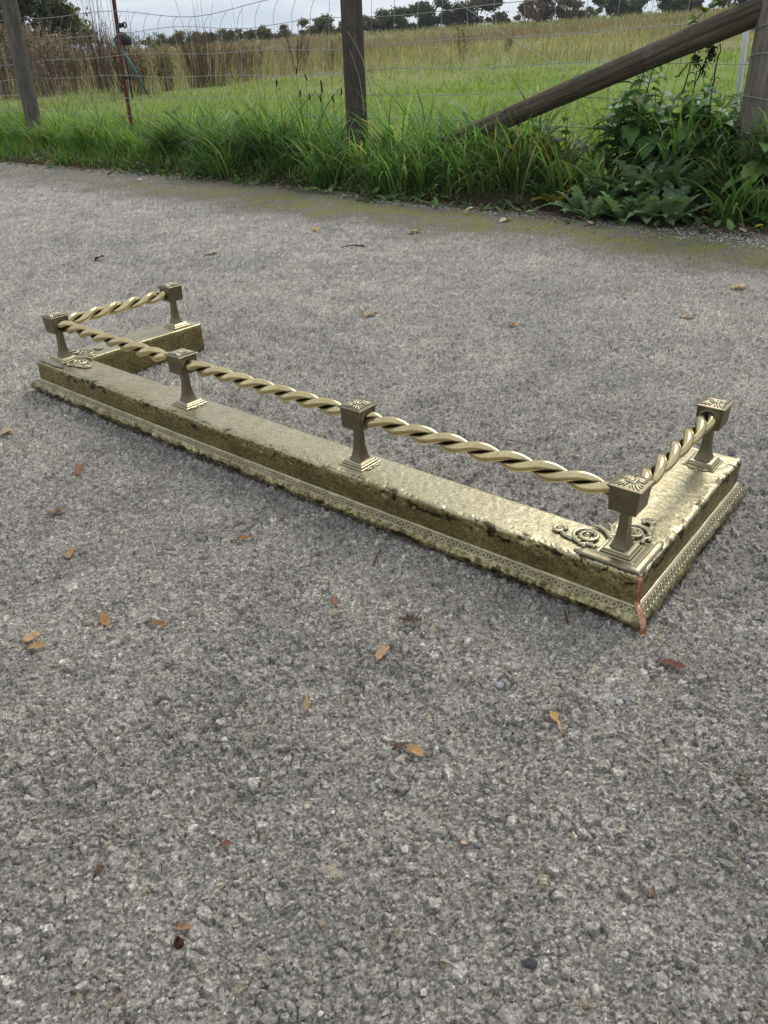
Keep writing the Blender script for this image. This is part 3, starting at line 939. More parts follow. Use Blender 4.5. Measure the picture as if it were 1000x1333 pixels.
for k in wz:
    aa = np.linspace(-9.2, -1.05, 180)
    v, f = tube([wire_p(k, a) - FOFF for a in aa], 0.0017 if k != 'A' else 0.0021, 5)
    b = MB(); b.add(v, f); b.build('line_wire', WIRE, fence)
a = -9.15
while a < -1.1:
    pts = []
    ks = list(wz)
    for i, k in enumerate(ks):
        p = wire_p(k, a + 0.006 * math.sin(i * 2.1 + a * 7))
        pts.append(p)
    dense = []
    left = -6.6 < a < -3.35
    for i in range(len(pts) - 1):
        for t in np.linspace(0, 1, 6, endpoint=False):
            p = pts[i] * (1 - t) + pts[i + 1] * t
            if left and i == 0:                    # bent over below the slack top wire
                q = (1 - t) ** 2 * 0.075
                p = p + np.array(ad(q, 0, 0)) * 1.0
            elif i > 0:
                p = p + np.array(ad(0.004 * math.sin(PI * t + a * 3), 0, 0))
            dense.append(p)
    dense.append(pts[-1])
    v, f = tube([p - FOFF for p in dense], 0.0013, 5)
    b = MB(); b.add(v, f); b.build('stay_wire', WIRE, fence)
    # knots
    a += 0.15
p0, p1 = on_fence(603, 6, 0.02), on_fence(750, 99, -0.02)
ex = p0 + (p0 - p1) * 0.15
v, f = tube([p + np.array([0, 0, -0.012 * math.sin(PI * t)]) - FOFF for t, p in zip(np.linspace(0, 1, 20), [ex * (1 - t) + p1 * t for t in np.linspace(0, 1, 20)])], 0.0014, 5)
b = MB(); b.add(v, f); tag(b.build('loose_wire', WIRE, fence), label='pale loose wire slanting across the mesh')

WOOD_D = mat_wood('dark_weathered_wood', (0.045, 0.038, 0.030), (0.125, 0.108, 0.086))
WOOD_B = mat_wood('brown_weathered_wood', (0.050, 0.038, 0.026), (0.170, 0.132, 0.092), green=0.25)
WOOD_G = mat_wood('grey_weathered_wood', (0.085, 0.074, 0.060), (0.185, 0.165, 0.138))
WOOD_S = mat_wood('brown_grey_straining_wood', (0.150, 0.124, 0.098), (0.300, 0.258, 0.212), green=0.4)
def round_post(p0, p1, r0, r1, mat, name, n=40, m=40, seed=1, crack=None, parent=None, flatside=0.0):
    """a slightly crooked round timber with shakes (drying cracks) down its length"""
    p0, p1 = np.array(p0, float), np.array(p1, float)
    d = p1 - p0; L = np.linalg.norm(d); d /= L
    quat = Vector((0, 0, 1)).rotation_difference(Vector(d))
    d = np.array([0, 0, 1.0]); e1 = np.array([1.0, 0, 0]); e2 = np.array([0, 1.0, 0])
    V = []
    rs = np.random.default_rng(seed)
    cr = crack if crack is not None else [(rs.uniform(0, 2 * PI), rs.uniform(0.0, 0.5), rs.uniform(0.5, 1.0), rs.uniform(0.05, 0.12)) for _ in range(5)]
    for i in range(m):
        t = i / (m - 1)
        bend = 0.004 * math.sin(t * 2.6 + seed) * e1 + 0.004 * math.sin(t * 4.1 + seed * 2) * e2
        for j in range(n):
            a = j * 2 * PI / n
            r = (r0 + (r1 - r0) * t) * (1 + 0.05 * math.sin(2 * a + seed) + 0.030 * (mnoise.noise((math.cos(a) * 1.5 + seed, math.sin(a) * 1.5, t * L * 3)))
                                        + 0.018 * mnoise.noise((math.cos(a) * 6 + seed, math.sin(a) * 6, t * L * 1.6)))
            for (ca, t0, t1, dep) in cr:
                da = abs((a - ca - 0.15 * math.sin(t * 5) + PI) % (2 * PI) - PI)
                if t0 < t < t1 and da < 0.10:
                    r *= 1 - dep * (1 - da / 0.10) * math.sin(PI * (t - t0) / (t1 - t0)) ** 0.5
            V.append(d * L * t + bend + r * (math.cos(a) * e1 + math.sin(a) * e2))
    V = np.array(V)
    b = MB()
    c0, c1 = V[:n].mean(0), V[-n:].mean(0) + d * 0.004
    b.add(np.concatenate([V, c0[None], c1[None]]), [grid_faces(m, n, True), np.array([[(j + 1) % n, j, m * n] for j in range(n)]), np.array([[(m - 1) * n + j, (m - 1) * n + (j + 1) % n, m * n + 1] for j in range(n)])])
    o = b.build(name, mat, parent)
    if parent is None: o.location = p0
    o.rotation_mode = 'QUATERNION'; o.rotation_quaternion = quat
    return o
mid = on_fence(466, 148, -0.06)
o = round_post((mid[0], mid[1], -0.2), (mid[0] - 0.012, mid[1] + 0.01, 1.25), 0.0585, 0.0560, WOOD_D, 'fence_post', seed=3)
tag(o, 'dark weathered round fence post standing alone in the middle of the fence', 'post', 'fence posts')
lp = on_fence(36, 135, -0.06); lt = on_fence(11, 0, -0.06)
o = round_post((lp[0] + 0.01, lp[1], -0.2), (lt[0], lt[1], 1.35), 0.063, 0.062, WOOD_G, 'fence_post', seed=5)
tag(o, 'grey round fence post leaning slightly near the bushy tree', 'post', 'fence posts')
rp = on_fence(1010, 120, -0.05)
strain = round_post((rp[0], rp[1], -0.3), (rp[0] - 0.005, rp[1] + 0.01, 1.30), 0.112, 0.104, WOOD_S, 'straining_post', n=64, m=60, seed=8)
tag(strain, 'thick pale brown straining post wrapped with wire beside the nettles', 'post', 'fence posts')
# wire turned round the straining post
for k in ('B', 'C', 'D', 'E', 'F'):
    zz = wz[k] - 0.005 + (0.02 if k == 'D' else 0)
    pts = []
    for t in np.linspace(0.0, 1.0, 30):
        a_ = PI * 0.95 + t * PI * 1.25
        pts.append((0.118 * math.cos(a_ - TH), 0.118 * math.sin(a_ - TH), zz + 0.3 + 0.012 * math.sin(t * 7 + ord(k))))
    v, f = tube(pts, 0.0019, 5); b = MB(); b.add(v, f); b.build('wrapped_wire', WIRE, strain)
# slanting strut
q1, q2 = on_fence(645, 160, -0.075), on_fence(984, 15, -0.075)
dq = (q2 - q1) / np.linalg.norm(q2 - q1)
strut = round_post(q1 - dq * 0.34, q2 + dq * 0.10, 0.044, 0.051, WOOD_B, 'fence_strut', n=56, m=70, seed=12,
                   crack=[(4.3, 0.50, 0.995, 0.20), (4.9, 0.3, 0.7, 0.10), (3.7, 0.2, 0.6, 0.08), (5.5, 0.1, 0.8, 0.10), (0.1, 0.3, 0.9, 0.12), (0.8, 0.2, 0.7, 0.10)])
tag(strut, 'dark round timber strut slanting down from the straining post into the grass', 'strut')

# rusty stake with insulators
RUST = mat_plain('rusty_red_steel', (0.085, 0.022, 0.018), (0.150, 0.045, 0.036), 60, 0.7, 0.2)
PLAST = mat_plain('black_plastic', (0.012, 0.012, 0.013), (0.025, 0.025, 0.027), 40, 0.4, 0.0)
st, sb = on_fence(149, 0, 0.10), on_fence(166, 135, 0.10)
stake = empty('electric_fence_stake', (sb[0], sb[1], 0))
tag(stake, 'thin rusty red steel stake with black insulators behind the wire fence', 'stake')
b = MB(); v, f = tube([(0, 0, -0.1), (0.004, 0.002, 0.5), (st[0] - sb[0], st[1] - sb[1], st[2] + 0.10)], 0.014, 6); b.add(v, f); b.build('rod', RUST, stake, smooth=False)
for (px, py) in ((155, 33), (164, 100)):
    q = on_fence(px, py, 0.10) - np.array([sb[0], sb[1], 0])
    b = MB()
    v, f = tube([q + np.array(ad(t, 0, 0)) for t in (0.0, 0.02, 0.03, 0.045, 0.05)], [0.016, 0.016, 0.008, 0.016, 0.012], 8); b.add(v, f)
    th = np.linspace(0, 2 * PI, 14)
    v, f = tube([q + np.array(ad(0.068 + 0.016 * math.cos(t), 0, 0.016 * math.sin(t))) for t in th], 0.005, 6, False); b.add(v, f)
    b.build('insulator', PLAST, stake)

# white plastic stake behind the straining post
WHITE = mat_plain('white_plastic', (0.60, 0.60, 0.58), (0.74, 0.74, 0.72), 30, 0.5)
wt, wb = on_fence(969, 40, 0.25), on_fence(962, 118, 0.25)
o = MB()
v, f = tube([(0, 0, -0.1), (0, 0, 0.3), ((wt - wb)[0] * 1.0, (wt - wb)[1], wt[2] + 0.02)], 0.011, 6); o.add(v, f)
for zz in (0.30, 0.42, 0.54):
    v, f = tube([(0.0, 0, zz), (0.014, -0.012, zz + 0.012), (0.02, -0.02, zz + 0.03)], 0.003, 5); o.add(v, f)
o = o.build('electric_fence_post', WHITE); o.location = (wb[0], wb[1], tz(wb[0], wb[1]))
tag(o, 'slim white plastic fence post seen just behind the thick straining post', 'post')

# ================================================================== VEGETATION
def blades(b, base, h, az, a0, a1, w, col, segs=4):
    """grass blades: base (N,3), length h, heading az, start / end elevation a0, a1, width w, colour (N,3)"""
    N = len(base)
    wob = rng.normal(0, 0.5, N)
    side = np.stack([-np.sin(az + wob), np.cos(az + wob), np.zeros(N)], 1)
    P = base.copy(); V = []
    for k in range(segs + 1):
        t = k / segs
        wk = w * (1 - t ** 1.8) * (0.75 + 0.5 * min(1, 2 * t))
        if k < segs:
            V.append(P - side * wk[:, None] * 0.5); V.append(P + side * wk[:, None] * 0.5)
        else:
            V.append(P)
        ang = a0 + (a1 - a0) * (t + 0.5 / segs) ** 1.3
        st = h / segs
        P = P + np.stack([np.cos(ang) * np.cos(az) * st, np.cos(ang) * np.sin(az) * st, np.sin(ang) * st], 1)
    nv = 2 * segs + 1
    A = np.stack(V, 1).reshape(-1, 3)
    o = (np.arange(N) * nv)[:, None]
    Q = []
    for k in range(segs - 1):
        Q.append(o + np.array([[2 * k, 2 * k + 1, 2 * k + 3, 2 * k + 2]]))
    T = o + np.array([[2 * segs - 2, 2 * segs - 1, 2 * segs]])
    F = [T] + ([np.concatenate(Q)] if Q else [])
    b.add(A, F, np.repeat(col, nv, 0))

def mixcol(N, cols, wts, jit=0.18, hue=0.05):
    c = np.array(cols)[rng.choice(len(cols), N, p=np.array(wts) / sum(wts))]
    return c * (1 + rng.normal(0, jit, (N, 1))).clip(0.5, 1.7) * (1 + rng.normal(0, hue, (N, 3)))

LEAF = mat_leaf('grass_blade', 0.42, 0.50, 0.45)
FRESH = [(0.150, 0.281, 0.042), (0.198, 0.338, 0.057), (0.102, 0.206, 0.035), (0.240, 0.350, 0.094), (0.384, 0.338, 0.143)]
LUSH = [(0.111, 0.214, 0.050), (0.163, 0.276, 0.078), (0.072, 0.152, 0.038), (0.221, 0.324, 0.126), (0.416, 0.373, 0.156)]

# --- short bright grass along the lane on the left
def scatter_ad(N, a0, a1, d0, d1, dens=None):
    a = rng.uniform(a0, a1, N); d = rng.uniform(d0, d1, N)
    if dens is not None:
        k = rng.uniform(0, 1, N) < dens(a, d); a, d = a[k], d[k]
    X = ALONG[0] * a + ACROSS[0] * d; Y = ALONG[1] * a + ACROSS[1] * d
    return a, d, X, Y
b = MB()
a, d, X, Y = scatter_ad(50000, -13, 0.4, 2.9, 3.75, lambda a, d: np.clip((d - edge_d(a) - 0.02 - 0.06 * fbm(a * 5, d * 5, 70)) / 0.05, 0, 1) * np.clip(1.25 - (a + 5.2) / 3.5, 0.16, 1) * np.clip(fbm(a * 9, d * 9, 71) * 2.4 - 0.5, 0.15, 1))
N = len(a)
hh = rng.uniform(0.040, 0.095, N) * (0.7 + 0.9 * fbm(a * 3, d * 3, 72)) * np.clip(0.6 + (d - edge_d(a)) * 2.2, 0.6, 1.7)
blades(b, np.stack([X, Y, terrain(X, Y) - 0.004], 1), hh, rng.uniform(0, 2 * PI, N), rng.uniform(0.9, 1.6, N), rng.uniform(-0.1, 1.0, N), rng.uniform(0.0035, 0.0070, N), mixcol(N, FRESH, [5, 4, 3, 1.5, 0.5]), 3)
tag(b.build('short_verge_grass', LEAF, smooth=False, colours=True), 'short bright green grass edging the lane', 'grass', kind='stuff')

# --- long tussocks arching over the verge
b = MB()
for i in range(430):
    a_ = rng.uniform(-12.5, 0.4)
    near = rng.uniform() < 0.45
    d_ = rng.uniform(3.22 if a_ > -4.2 else 3.32, 3.50) if near else rng.uniform(3.42, 3.95)
    if a_ < -4.6: d_ += 0.05
    if -1.75 < a_ < -1.0 and rng.uniform() < 0.6: continue
    n = int(rng.uniform(28, 55))
    x, y, _ = ad(a_, d_)
    size = rng.uniform(0.75, 1.2) * (0.80 if a_ < -4.3 else 1.02) * (0.85 if near else 1.2)
    az = rng.uniform(0, 2 * PI, n)
    lane = math.atan2(-ACROSS[1], -ACROSS[0])
    drift = np.where(rng.uniform(0, 1, n) < 0.45, lane + rng.normal(0, 0.7, n), az)
    r = rng.uniform(0, 0.07, n)
    bx = x + r * np.cos(az); by = y + r * np.sin(az)
    L = rng.uniform(0.20, 0.42, n) * size
    tone = rng.uniform(0.75, 1.2)
    cols = mixcol(n, LUSH if a_ > -4.8 else [(0.145, 0.255, 0.045), (0.185, 0.30, 0.065), (0.10, 0.19, 0.035), (0.24, 0.32, 0.10), (0.42, 0.35, 0.18)], [4, 4, 2.5, 2, 0.7]) * tone
    if -2.15 < a_ < -1.5: cols = np.where(rng.uniform(0, 1, (n, 1)) < 0.42, np.array([0.20, 0.19, 0.065]) * rng.uniform(0.6, 1.3, (n, 1)), cols)
    blades(b, np.stack([bx, by, terrain(bx, by) - 0.01], 1), L, drift, rng.uniform(1.0, 1.55, n), rng.uniform(-1.15, 0.6, n), rng.uniform(0.0060, 0.0135, n), cols, 6)
tag(b.build('long_verge_grass', LEAF, smooth=False, colours=True), 'long arching grass tussocks along the foot of the fence', 'grass', kind='stuff')

# --- field: short green sward, then tall straw-coloured grass
b = MB()
N0 = 90000
az = rng.uniform(-0.62, 0.62, N0); R = 3.6 * (24 / 3.6) ** rng.uniform(0, 1, N0)
X, Y = R * np.sin(az), R * np.cos(az); a, d = to_ad(X, Y)
k = (d > 3.66) & (rng.uniform(0, 1, N0) < np.clip(fbm(X * 1.3, Y * 1.3, 80) * 2.6 - 0.55, 0.1, 1))
X, Y, R, d = X[k], Y[k], R[k], d[k]; N = len(X)
stra = np.clip((Y + (fbm(X * 0.4, Y * 0.4, 81) - 0.5) * 12 - 9) / 6, 0, 1)
cols = np.where((rng.uniform(0, 1, N) < stra)[:, None], mixcol(N, [(0.34, 0.31, 0.14), (0.42, 0.37, 0.20), (0.24, 0.26, 0.09)], [3, 2, 3]), mixcol(N, [(0.195, 0.280, 0.045), (0.250, 0.335, 0.065), (0.150, 0.225, 0.036), (0.31, 0.345, 0.11)], [4, 4, 2, 2]))
blades(b, np.stack([X, Y, terrain(X, Y) - 0.005], 1), rng.uniform(0.035, 0.085, N) * (1 + 1.0 * stra) * (0.6 + 0.9 * fbm(X * 0.9, Y * 0.9, 82)), rng.uniform(0, 2 * PI, N), rng.uniform(0.8, 1.5, N), rng.uniform(0.0, 1.0, N), (0.0032 + 0.0006 * R) * rng.uniform(0.7, 1.2, N), cols, 2)
tag(b.build('field_grass', LEAF, smooth=False, colours=True), 'green sward of the field just behind the fence', 'grass', kind='stuff')

DRY = mat_leaf('dry_grass', 0.8, 0.25, 0.15)
b = MB()
N0 = 90000
az = rng.uniform(-0.62, 0.62, N0); R = 11 * (74 / 11) ** rng.uniform(0, 1, N0)
X, Y = R * np.sin(az), R * np.cos(az); a, d = to_ad(X, Y)
dens = np.clip((Y + (fbm(X * 0.3, Y * 0.3, 91) - 0.5) * 14 - 13) / 6, 0, 1) * np.clip(fbm(X * 0.5, Y * 0.5, 92) * 3.0 - 0.7, 0.08, 1)
k = rng.uniform(0, 1, N0) < dens
X, Y, R, d = X[k], Y[k], R[k], d[k]; N = len(X)
patch = fbm(X * 0.14, Y * 0.14, 93)
brown = (patch + (rng.uniform(0, 1, N) - 0.5) * 0.3 + np.clip((R - 25) / 60, 0, 0.12) - np.clip(X / np.maximum(R, 1) * 0.35, -0.12, 0.12) > 0.56)[:, None]
greenp = (fbm(X * 0.22, Y * 0.22, 95) + (rng.uniform(0, 1, N) - 0.5) * 0.25 > 0.60)[:, None]
cols = np.where(brown, mixcol(N, [(0.27, 0.195, 0.125), (0.33, 0.25, 0.165), (0.21, 0.15, 0.09)], [3, 2, 2]), mixcol(N, [(0.37, 0.33, 0.165), (0.44, 0.39, 0.22), (0.29, 0.28, 0.11), (0.20, 0.225, 0.075)], [4, 3, 3, 1.5]))
cols = np.where(greenp & ~brown, mixcol(N, [(0.17, 0.22, 0.06), (0.21, 0.25, 0.08)], [1, 1]), cols)
blades(b, np.stack([X, Y, terrain(X, Y) - 0.02], 1), rng.uniform(0.14, 0.40, N) * (0.35 + 1.3 * fbm(X * 0.35, Y * 0.35, 94)), rng.uniform(0, 2 * PI, N), rng.uniform(1.0, 1.57, N), rng.uniform(0.3, 1.3, N), (0.0025 + 0.00055 * R) * rng.uniform(0.7, 1.2, N), cols, 2)
tag(b.build('tall_dry_grass', DRY, smooth=False, colours=True), 'tall straw coloured dry grass covering the rising field', 'grass', kind='stuff')

b = MB()
N0 = 26000
az = rng.uniform(-0.60, 0.02, N0); R = 8.5 * (34 / 8.5) ** rng.uniform(0, 1, N0)
X, Y = R * np.sin(az), R * np.cos(az)
dens = np.clip((Y + (fbm(X * 0.5, Y * 0.5, 191) - 0.5) * 4 - 11.0) / 2.0, 0, 1) * np.clip(fbm(X * 0.7, Y * 0.7, 192) * 3.4 - 1.15, 0.02, 1) * np.clip((0.02 - az) / 0.2, 0, 1)
k = rng.uniform(0, 1, N0) < dens
X, Y, R = X[k], Y[k], R[k]; N = len(X)
blades(b, np.stack([X, Y, terrain(X, Y) - 0.02], 1), rng.uniform(0.10, 0.50, N) * (0.3 + 1.2 * fbm(X * 0.8, Y * 0.8, 193)), rng.uniform(0, 2 * PI, N), rng.uniform(0.75, 1.57, N), rng.uniform(0.2, 1.4, N), (0.0030 + 0.00045 * R) * rng.uniform(0.6, 1.2, N), mixcol(N, [(0.30, 0.225, 0.155), (0.36, 0.29, 0.20), (0.22, 0.155, 0.10), (0.28, 0.25, 0.13)], [4, 3, 3, 2]), 3)
tag(b.build('dry_scrub', DRY, smooth=False, colours=True), 'pale brown dead weed scrub across the left of the field', 'weeds', kind='stuff')

def on_terrain(px, py):
    """where the line of sight meets the rising field"""
    dr = ray(px, py)
    for t in np.geomspace(3.0, 90, 600):
        x, y, z = dr[0] * t, dr[1] * t, CAM_H + dr[2] * t
        if z < tz(x, y): return np.array([x, y, tz(x, y)])
    return np.array([x, y, tz(x, y)])
def px_size(p):                                   # metres per photo pixel at a place
    return math.hypot(math.hypot(p[0], p[1]), CAM_H - p[2]) / 985.57 * 1.0

# --- dry brown weed clumps standing in the field
def weed_clump(px, py, wpx, hpx, n, cols, label, whips=0, heads=True, lean=0.25, name='dry_weed_clump', thick=1.0):
    p = on_terrain(px, py); m = px_size(p)
    e = empty(name, tuple(p)); tag(e, label, 'weeds', 'dry weeds in the field')
    bs = MB(); bh = MB()
    for i in range(n + whips):
        wh = i >= n
        u = rng.normal(0, 0.30); x, y = u * wpx * m * 0.5 * (0.35 if wh else 1), rng.normal(0, 0.12)
        h = hpx * m * (rng.uniform(0.55, 1.02) if not wh else rng.uniform(1.3, 1.75))
        lx = u * wpx * m * lean + rng.normal(0, 0.05) * h; ly = rng.normal(0, 0.06)
        T = np.linspace(0, 1, 6)
        pts = np.stack([x + lx * T ** 1.5, y + ly * T, -0.03 + h * T], 1)
        c = np.array(cols[rng.integers(len(cols))]) * rng.uniform(0.7, 1.3)
        v, f = tube(pts, thick * (0.0042 if not wh else 0.0030) * np.linspace(1, 0.45, 6), 4, False); bs.add(v, f, c)
        for j in range(0 if wh else rng.integers(2, 6)):
            t = rng.uniform(0.35, 0.95); q = pts[0] * (1 - t) + pts[-1] * t; aa = rng.uniform(0, 2 * PI); l = h * rng.uniform(0.08, 0.28)
            tip = q + np.array([math.cos(aa) * l * 0.5, math.sin(aa) * l * 0.5, l * 0.85])
            v, f = tube([q, (q + tip) / 2 + np.array([0, 0, -0.01]), tip], thick * np.array([0.0026, 0.002, 0.0012]), 3, False); bs.add(v, f, c * 0.95)
            if heads:
                k = 9
                C = tip + rng.normal(0, 1, (k, 3)) * np.array([0.012, 0.012, 0.035])
                q3 = C[:, None, :] + rng.normal(0, 0.011, (k, 3, 3))
                bh.add(q3.reshape(-1, 3), np.arange(3 * k).reshape(-1, 3), c * rng.uniform(0.9, 1.5))
    bs.build('stems', DRY, e, colours=True, smooth=False)
    if heads: tag(bh.build('seed_heads', DRY, e, colours=True, smooth=False), kind='stuff')
    return e
TAN = [(0.30, 0.225, 0.165), (0.38, 0.30, 0.225), (0.23, 0.17, 0.12), (0.34, 0.25, 0.20)]
BRN = [(0.12, 0.070, 0.040), (0.18, 0.12, 0.07), (0.14, 0.082, 0.05), (0.22, 0.17, 0.11)]
OLV = [(0.24, 0.20, 0.11), (0.30, 0.26, 0.14), (0.18, 0.14, 0.08)]
weed_clump(12, 128, 40, 62, 60, TAN, 'pale brown dry weeds at the photo edge left of the grey post')
weed_clump(45, 125, 46, 66, 85, TAN, 'dense pinkish brown dead weeds just right of the grey post')
weed_clump(72, 124, 46, 62, 85, TAN, 'dense pinkish brown dead weeds in the middle of the bank under the tree')
weed_clump(98, 122, 40, 54, 70, TAN + OLV, 'tan dead weeds at the right end of the bank under the tree')
weed_clump(138, 119, 40, 66, 70, BRN + TAN, 'tall dark brown upright weed clump left of the rusty stake', 14, False, 0.5, thick=1.5)
weed_clump(160, 121, 26, 62, 36, BRN, 'dark brown weed clump directly behind the rusty stake', 5, False, 0.45, thick=1.3)
weed_clump(184, 123, 34, 56, 50, BRN + OLV, 'brown weed clump right of the rusty stake around the leaning pole', 4, True, 0.3)
weed_clump(216, 118, 40, 45, 46, OLV, 'olive dead stems between the leaning pole and the reddish clump', 0, True)
weed_clump(268, 113, 62, 58, 90, [(0.165, 0.095, 0.056), (0.22, 0.15, 0.09), (0.27, 0.205, 0.13)], 'wide reddish brown weed clump in front of the low hedge', 6, False, 0.35, thick=1.2)
weed_clump(318, 106, 60, 48, 60, TAN + OLV, 'pale tan weeds right of the wide reddish clump', 2, True)
weed_clump(388, 93, 26, 46, 26, [(0.13, 0.085, 0.06), (0.17, 0.12, 0.085)], 'small bare branching brown shrub left of the middle post', 0, False, 0.7, thick=1.4)
weed_clump(432, 92, 30, 36, 22, OLV, 'thin olive dead stems close to the left of the middle post', 0, False, 0.5)
weed_clump(602, 78, 12, 36, 8, BRN, 'two or three thin brown stalks right of the middle post', 0, True, 0.2)
weed_clump(662, 68, 9, 16, 14, BRN, 'single small dark dock seed head crossed by the loose wire', 0, True, 0.2)
weed_clump(690, 36, 46, 22, 30, [(0.20, 0.13, 0.10), (0.24, 0.17, 0.13)], 'low pinkish dry weeds below the skyline bush at upper right', 0, True, 0.2, thick=2.5)

# --- leaning teal pole and a dark tub among the weeds
TEAL = mat_plain('teal_paint', (0.020, 0.095, 0.085), (0.035, 0.14, 0.125), 30, 0.5)
g = on_terrain(198, 128); m = px_size(g)
top = np.array([g[0] + (168 - 198) * m, g[1] + 0.05, g[2] + 56 * m])
b = MB(); v, f = tube([(0, 0, -0.05), tuple((top - g) * 0.5), tuple(top - g)], [0.010, 0.018, 0.014], 8); b.add(v, f)
o = b.build('leaning_pole', TEAL); o.location = tuple(g)
tag(o, 'teal green pole leaning among the brown weeds', 'pole')
TUB = mat_plain('dark_brown_felt', (0.018, 0.010, 0.008), (0.035, 0.020, 0.016), 30, 0.8)
e = empty('hooded_bundle', (top[0] + 0.05, top[1] + 0.12, tz(top[0], top[1] + 0.12)))
tag(e, 'dark brown rounded hood with a white edge on a stick behind the leaning pole', 'bundle')
zt = top[2] - e.location[2]
b = MB()
rr = 0.095
v = []; nn, mm = 18, 9
for i in range(mm):
    t = i / (mm - 1) * PI * 0.62
    for j in range(nn):
        a_ = j * 2 * PI / nn
        q = rr * (1 + 0.10 * mnoise.noise((math.cos(a_) * 2, math.sin(a_) * 2, t * 2)))
        v.append((q * 1.05 * math.sin(t) * math.cos(a_), q * math.sin(t) * math.sin(a_), zt - 0.02 + q * 1.0 * math.cos(t)))
b.add(v, [grid_faces(mm, nn, True)[:, ::-1]]); b.build('hood', TUB, e)
b = MB(); v, f = tube([(-0.10 - 0.012 * math.sin(t * PI), -0.06 + 0.02 * t, zt + 0.05 - 0.12 * t) for t in np.linspace(0, 1, 9)], [0.010, 0.022, 0.026, 0.024, 0.018, 0.014, 0.012, 0.010, 0.006], 7); b.add(v, f); b.build('white_edge', WHITE, e)
b = MB(); v, f = tube([(0, 0, -0.05), (0, 0, zt)], 0.010, 6); b.add(v, f); b.build('stick', TUB, e)

# --- shrubs and trees
SHRUB = mat_leaf('shrub_leaf', 0.6, 0.25, 0.25)
BARK = mat_wood('dark_bark', (0.030, 0.024, 0.018), (0.075, 0.060, 0.045))
def shrub(loc, blobs, n, size, cols, label, cat='bush', name='hedge_bush', trunks=4, group='bushes on the skyline', tall=1.0):
    """blobs: list of (x, z, rx, rz) crown masses in metres seen from the lane; leaves fill their volume unevenly"""
    e = empty(name, tuple(loc)); tag(e, label, cat, group)
    az = math.atan2(loc[0], loc[1]); rx_ = np.array([math.cos(az), -math.sin(az)]); dp = np.array([math.sin(az), math.cos(az)])
    b = MB(); tot = sum(q[2] * q[3] for q in blobs)
    for bi, (x, z, rx, rz) in enumerate(blobs):
        # sub-clumps inside each mass give light and dark groups with gaps between them
        nc = max(5, int(26 * rx * rz / tot))
        for c in range(nc):
            u = rng.normal(0, 1, 3); u /= np.linalg.norm(u); u *= rng.uniform(0.25, 1.0) ** 0.5
            cc = np.array([x + u[0] * rx, u[1] * rx * 0.8, z + u[2] * rz]); cr = rng.uniform(0.35, 0.62) * min(rx, rz)
            k = int(n * rx * rz / tot / nc)
            P = rng.normal(0, 1, (k, 3)) * cr * np.array([1.15, 1.0, 0.75]) * 0.62 + cc
            P[:, 2] = np.maximum(P[:, 2], 0.05)
            tone = rng.uniform(0.65, 1.3)
            C = mixcol(k, cols, [4, 3, 2, 1][:len(cols)], 0.22) * tone
            W3 = np.concatenate([P[:, :1] * rx_ + P[:, 1:2] * dp, P[:, 2:]], 1)
            d1 = rng.normal(0, 1, (k, 3)); d1 /= np.linalg.norm(d1, axis=1)[:, None]
            d2 = np.cross(d1, rng.normal(0, 1, (k, 3))); d2 /= np.linalg.norm(d2, axis=1)[:, None]
            s = size * rng.uniform(0.6, 1.4, (k, 1))
            Q = np.stack([W3 - d1 * s, W3 + d2 * s * 0.55, W3 + d1 * s, W3 - d2 * s * 0.55], 1)
            b.add(Q.reshape(-1, 3), np.arange(4 * k).reshape(-1, 4), np.repeat(C, 4, 0))
    b.build('crown', SHRUB, e, smooth=False, colours=True)
    bt = MB()
    for i in range(trunks):
        x, z, rx, rz = blobs[i % len(blobs)]
        tipl = np.array([x + rng.uniform(-0.4, 0.4) * rx, rng.uniform(-0.3, 0.3), z + rng.uniform(0.1, 0.6) * rz])
        root = np.array([tipl[0] * 0.35, tipl[1] * 0.3, -0.1])
        mid_ = (root + tipl) / 2 + np.array([rng.normal(0, 0.1), 0, 0.1])
        pts = [root, mid_, tipl]
        pts = [np.array([*(p[0] * rx_ + p[1] * dp), p[2]]) for p in pts]
        pts = np.array([pts[0] * (1 - t) ** 2 + 2 * pts[1] * t * (1 - t) + pts[2] * t * t for t in np.linspace(0, 1, 7)])
        v, f = tube(pts, 0.035 * tall * np.linspace(1.6, 0.35, 7), 6); bt.add(v, f)
    bt.build('trunk', BARK, e)
    return e
def sky_place(px, R):
    dr = ray(px, 60); h = math.hypot(dr[0], dr[1]); x, y = dr[0] / h * R, dr[1] / h * R
    return np.array([x, y, tz(x, y)])
def z_at(px, py, p):
    dr = ray(px, py); h = math.hypot(dr[0], dr[1]); return CAM_H + dr[2] / h * math.hypot(p[0], p[1]) - p[2]
DKG = [(0.074, 0.101, 0.038), (0.105, 0.132, 0.046), (0.128, 0.132, 0.057), (0.155, 0.124, 0.070)]
OLB = [(0.142, 0.142, 0.051), (0.182, 0.162, 0.061), (0.115, 0.115, 0.043), (0.216, 0.155, 0.074)]
BRW = [(0.149, 0.121, 0.070), (0.189, 0.143, 0.088), (0.115, 0.105, 0.057), (0.216, 0.149, 0.108)]
def sky_shrub(x0, x1, yt, R, cols, label, n=2600, lumps=3, size=0.085, trunks=4):
    c = (x0 + x1) / 2; p = sky_place(c, R); wid = (x1 - x0) * R / 985.57 * 1.16; ht = z_at(c, yt, p)
    bl = []
    for i in range(lumps):
        u = (i + 0.5) / lumps - 0.5
        hh = ht * (1 - 0.5 * abs(u) * rng.uniform(0.5, 1.4))
        bl.append((u * wid * 0.85, hh * 0.62, wid / lumps * 0.60, hh * 0.40))
        bl.append((u * wid * 0.9, hh * 0.22, wid / lumps * 0.62, hh * 0.24))
    return shrub(p, bl, int(n * 2.8), size, cols, label, trunks=trunks)
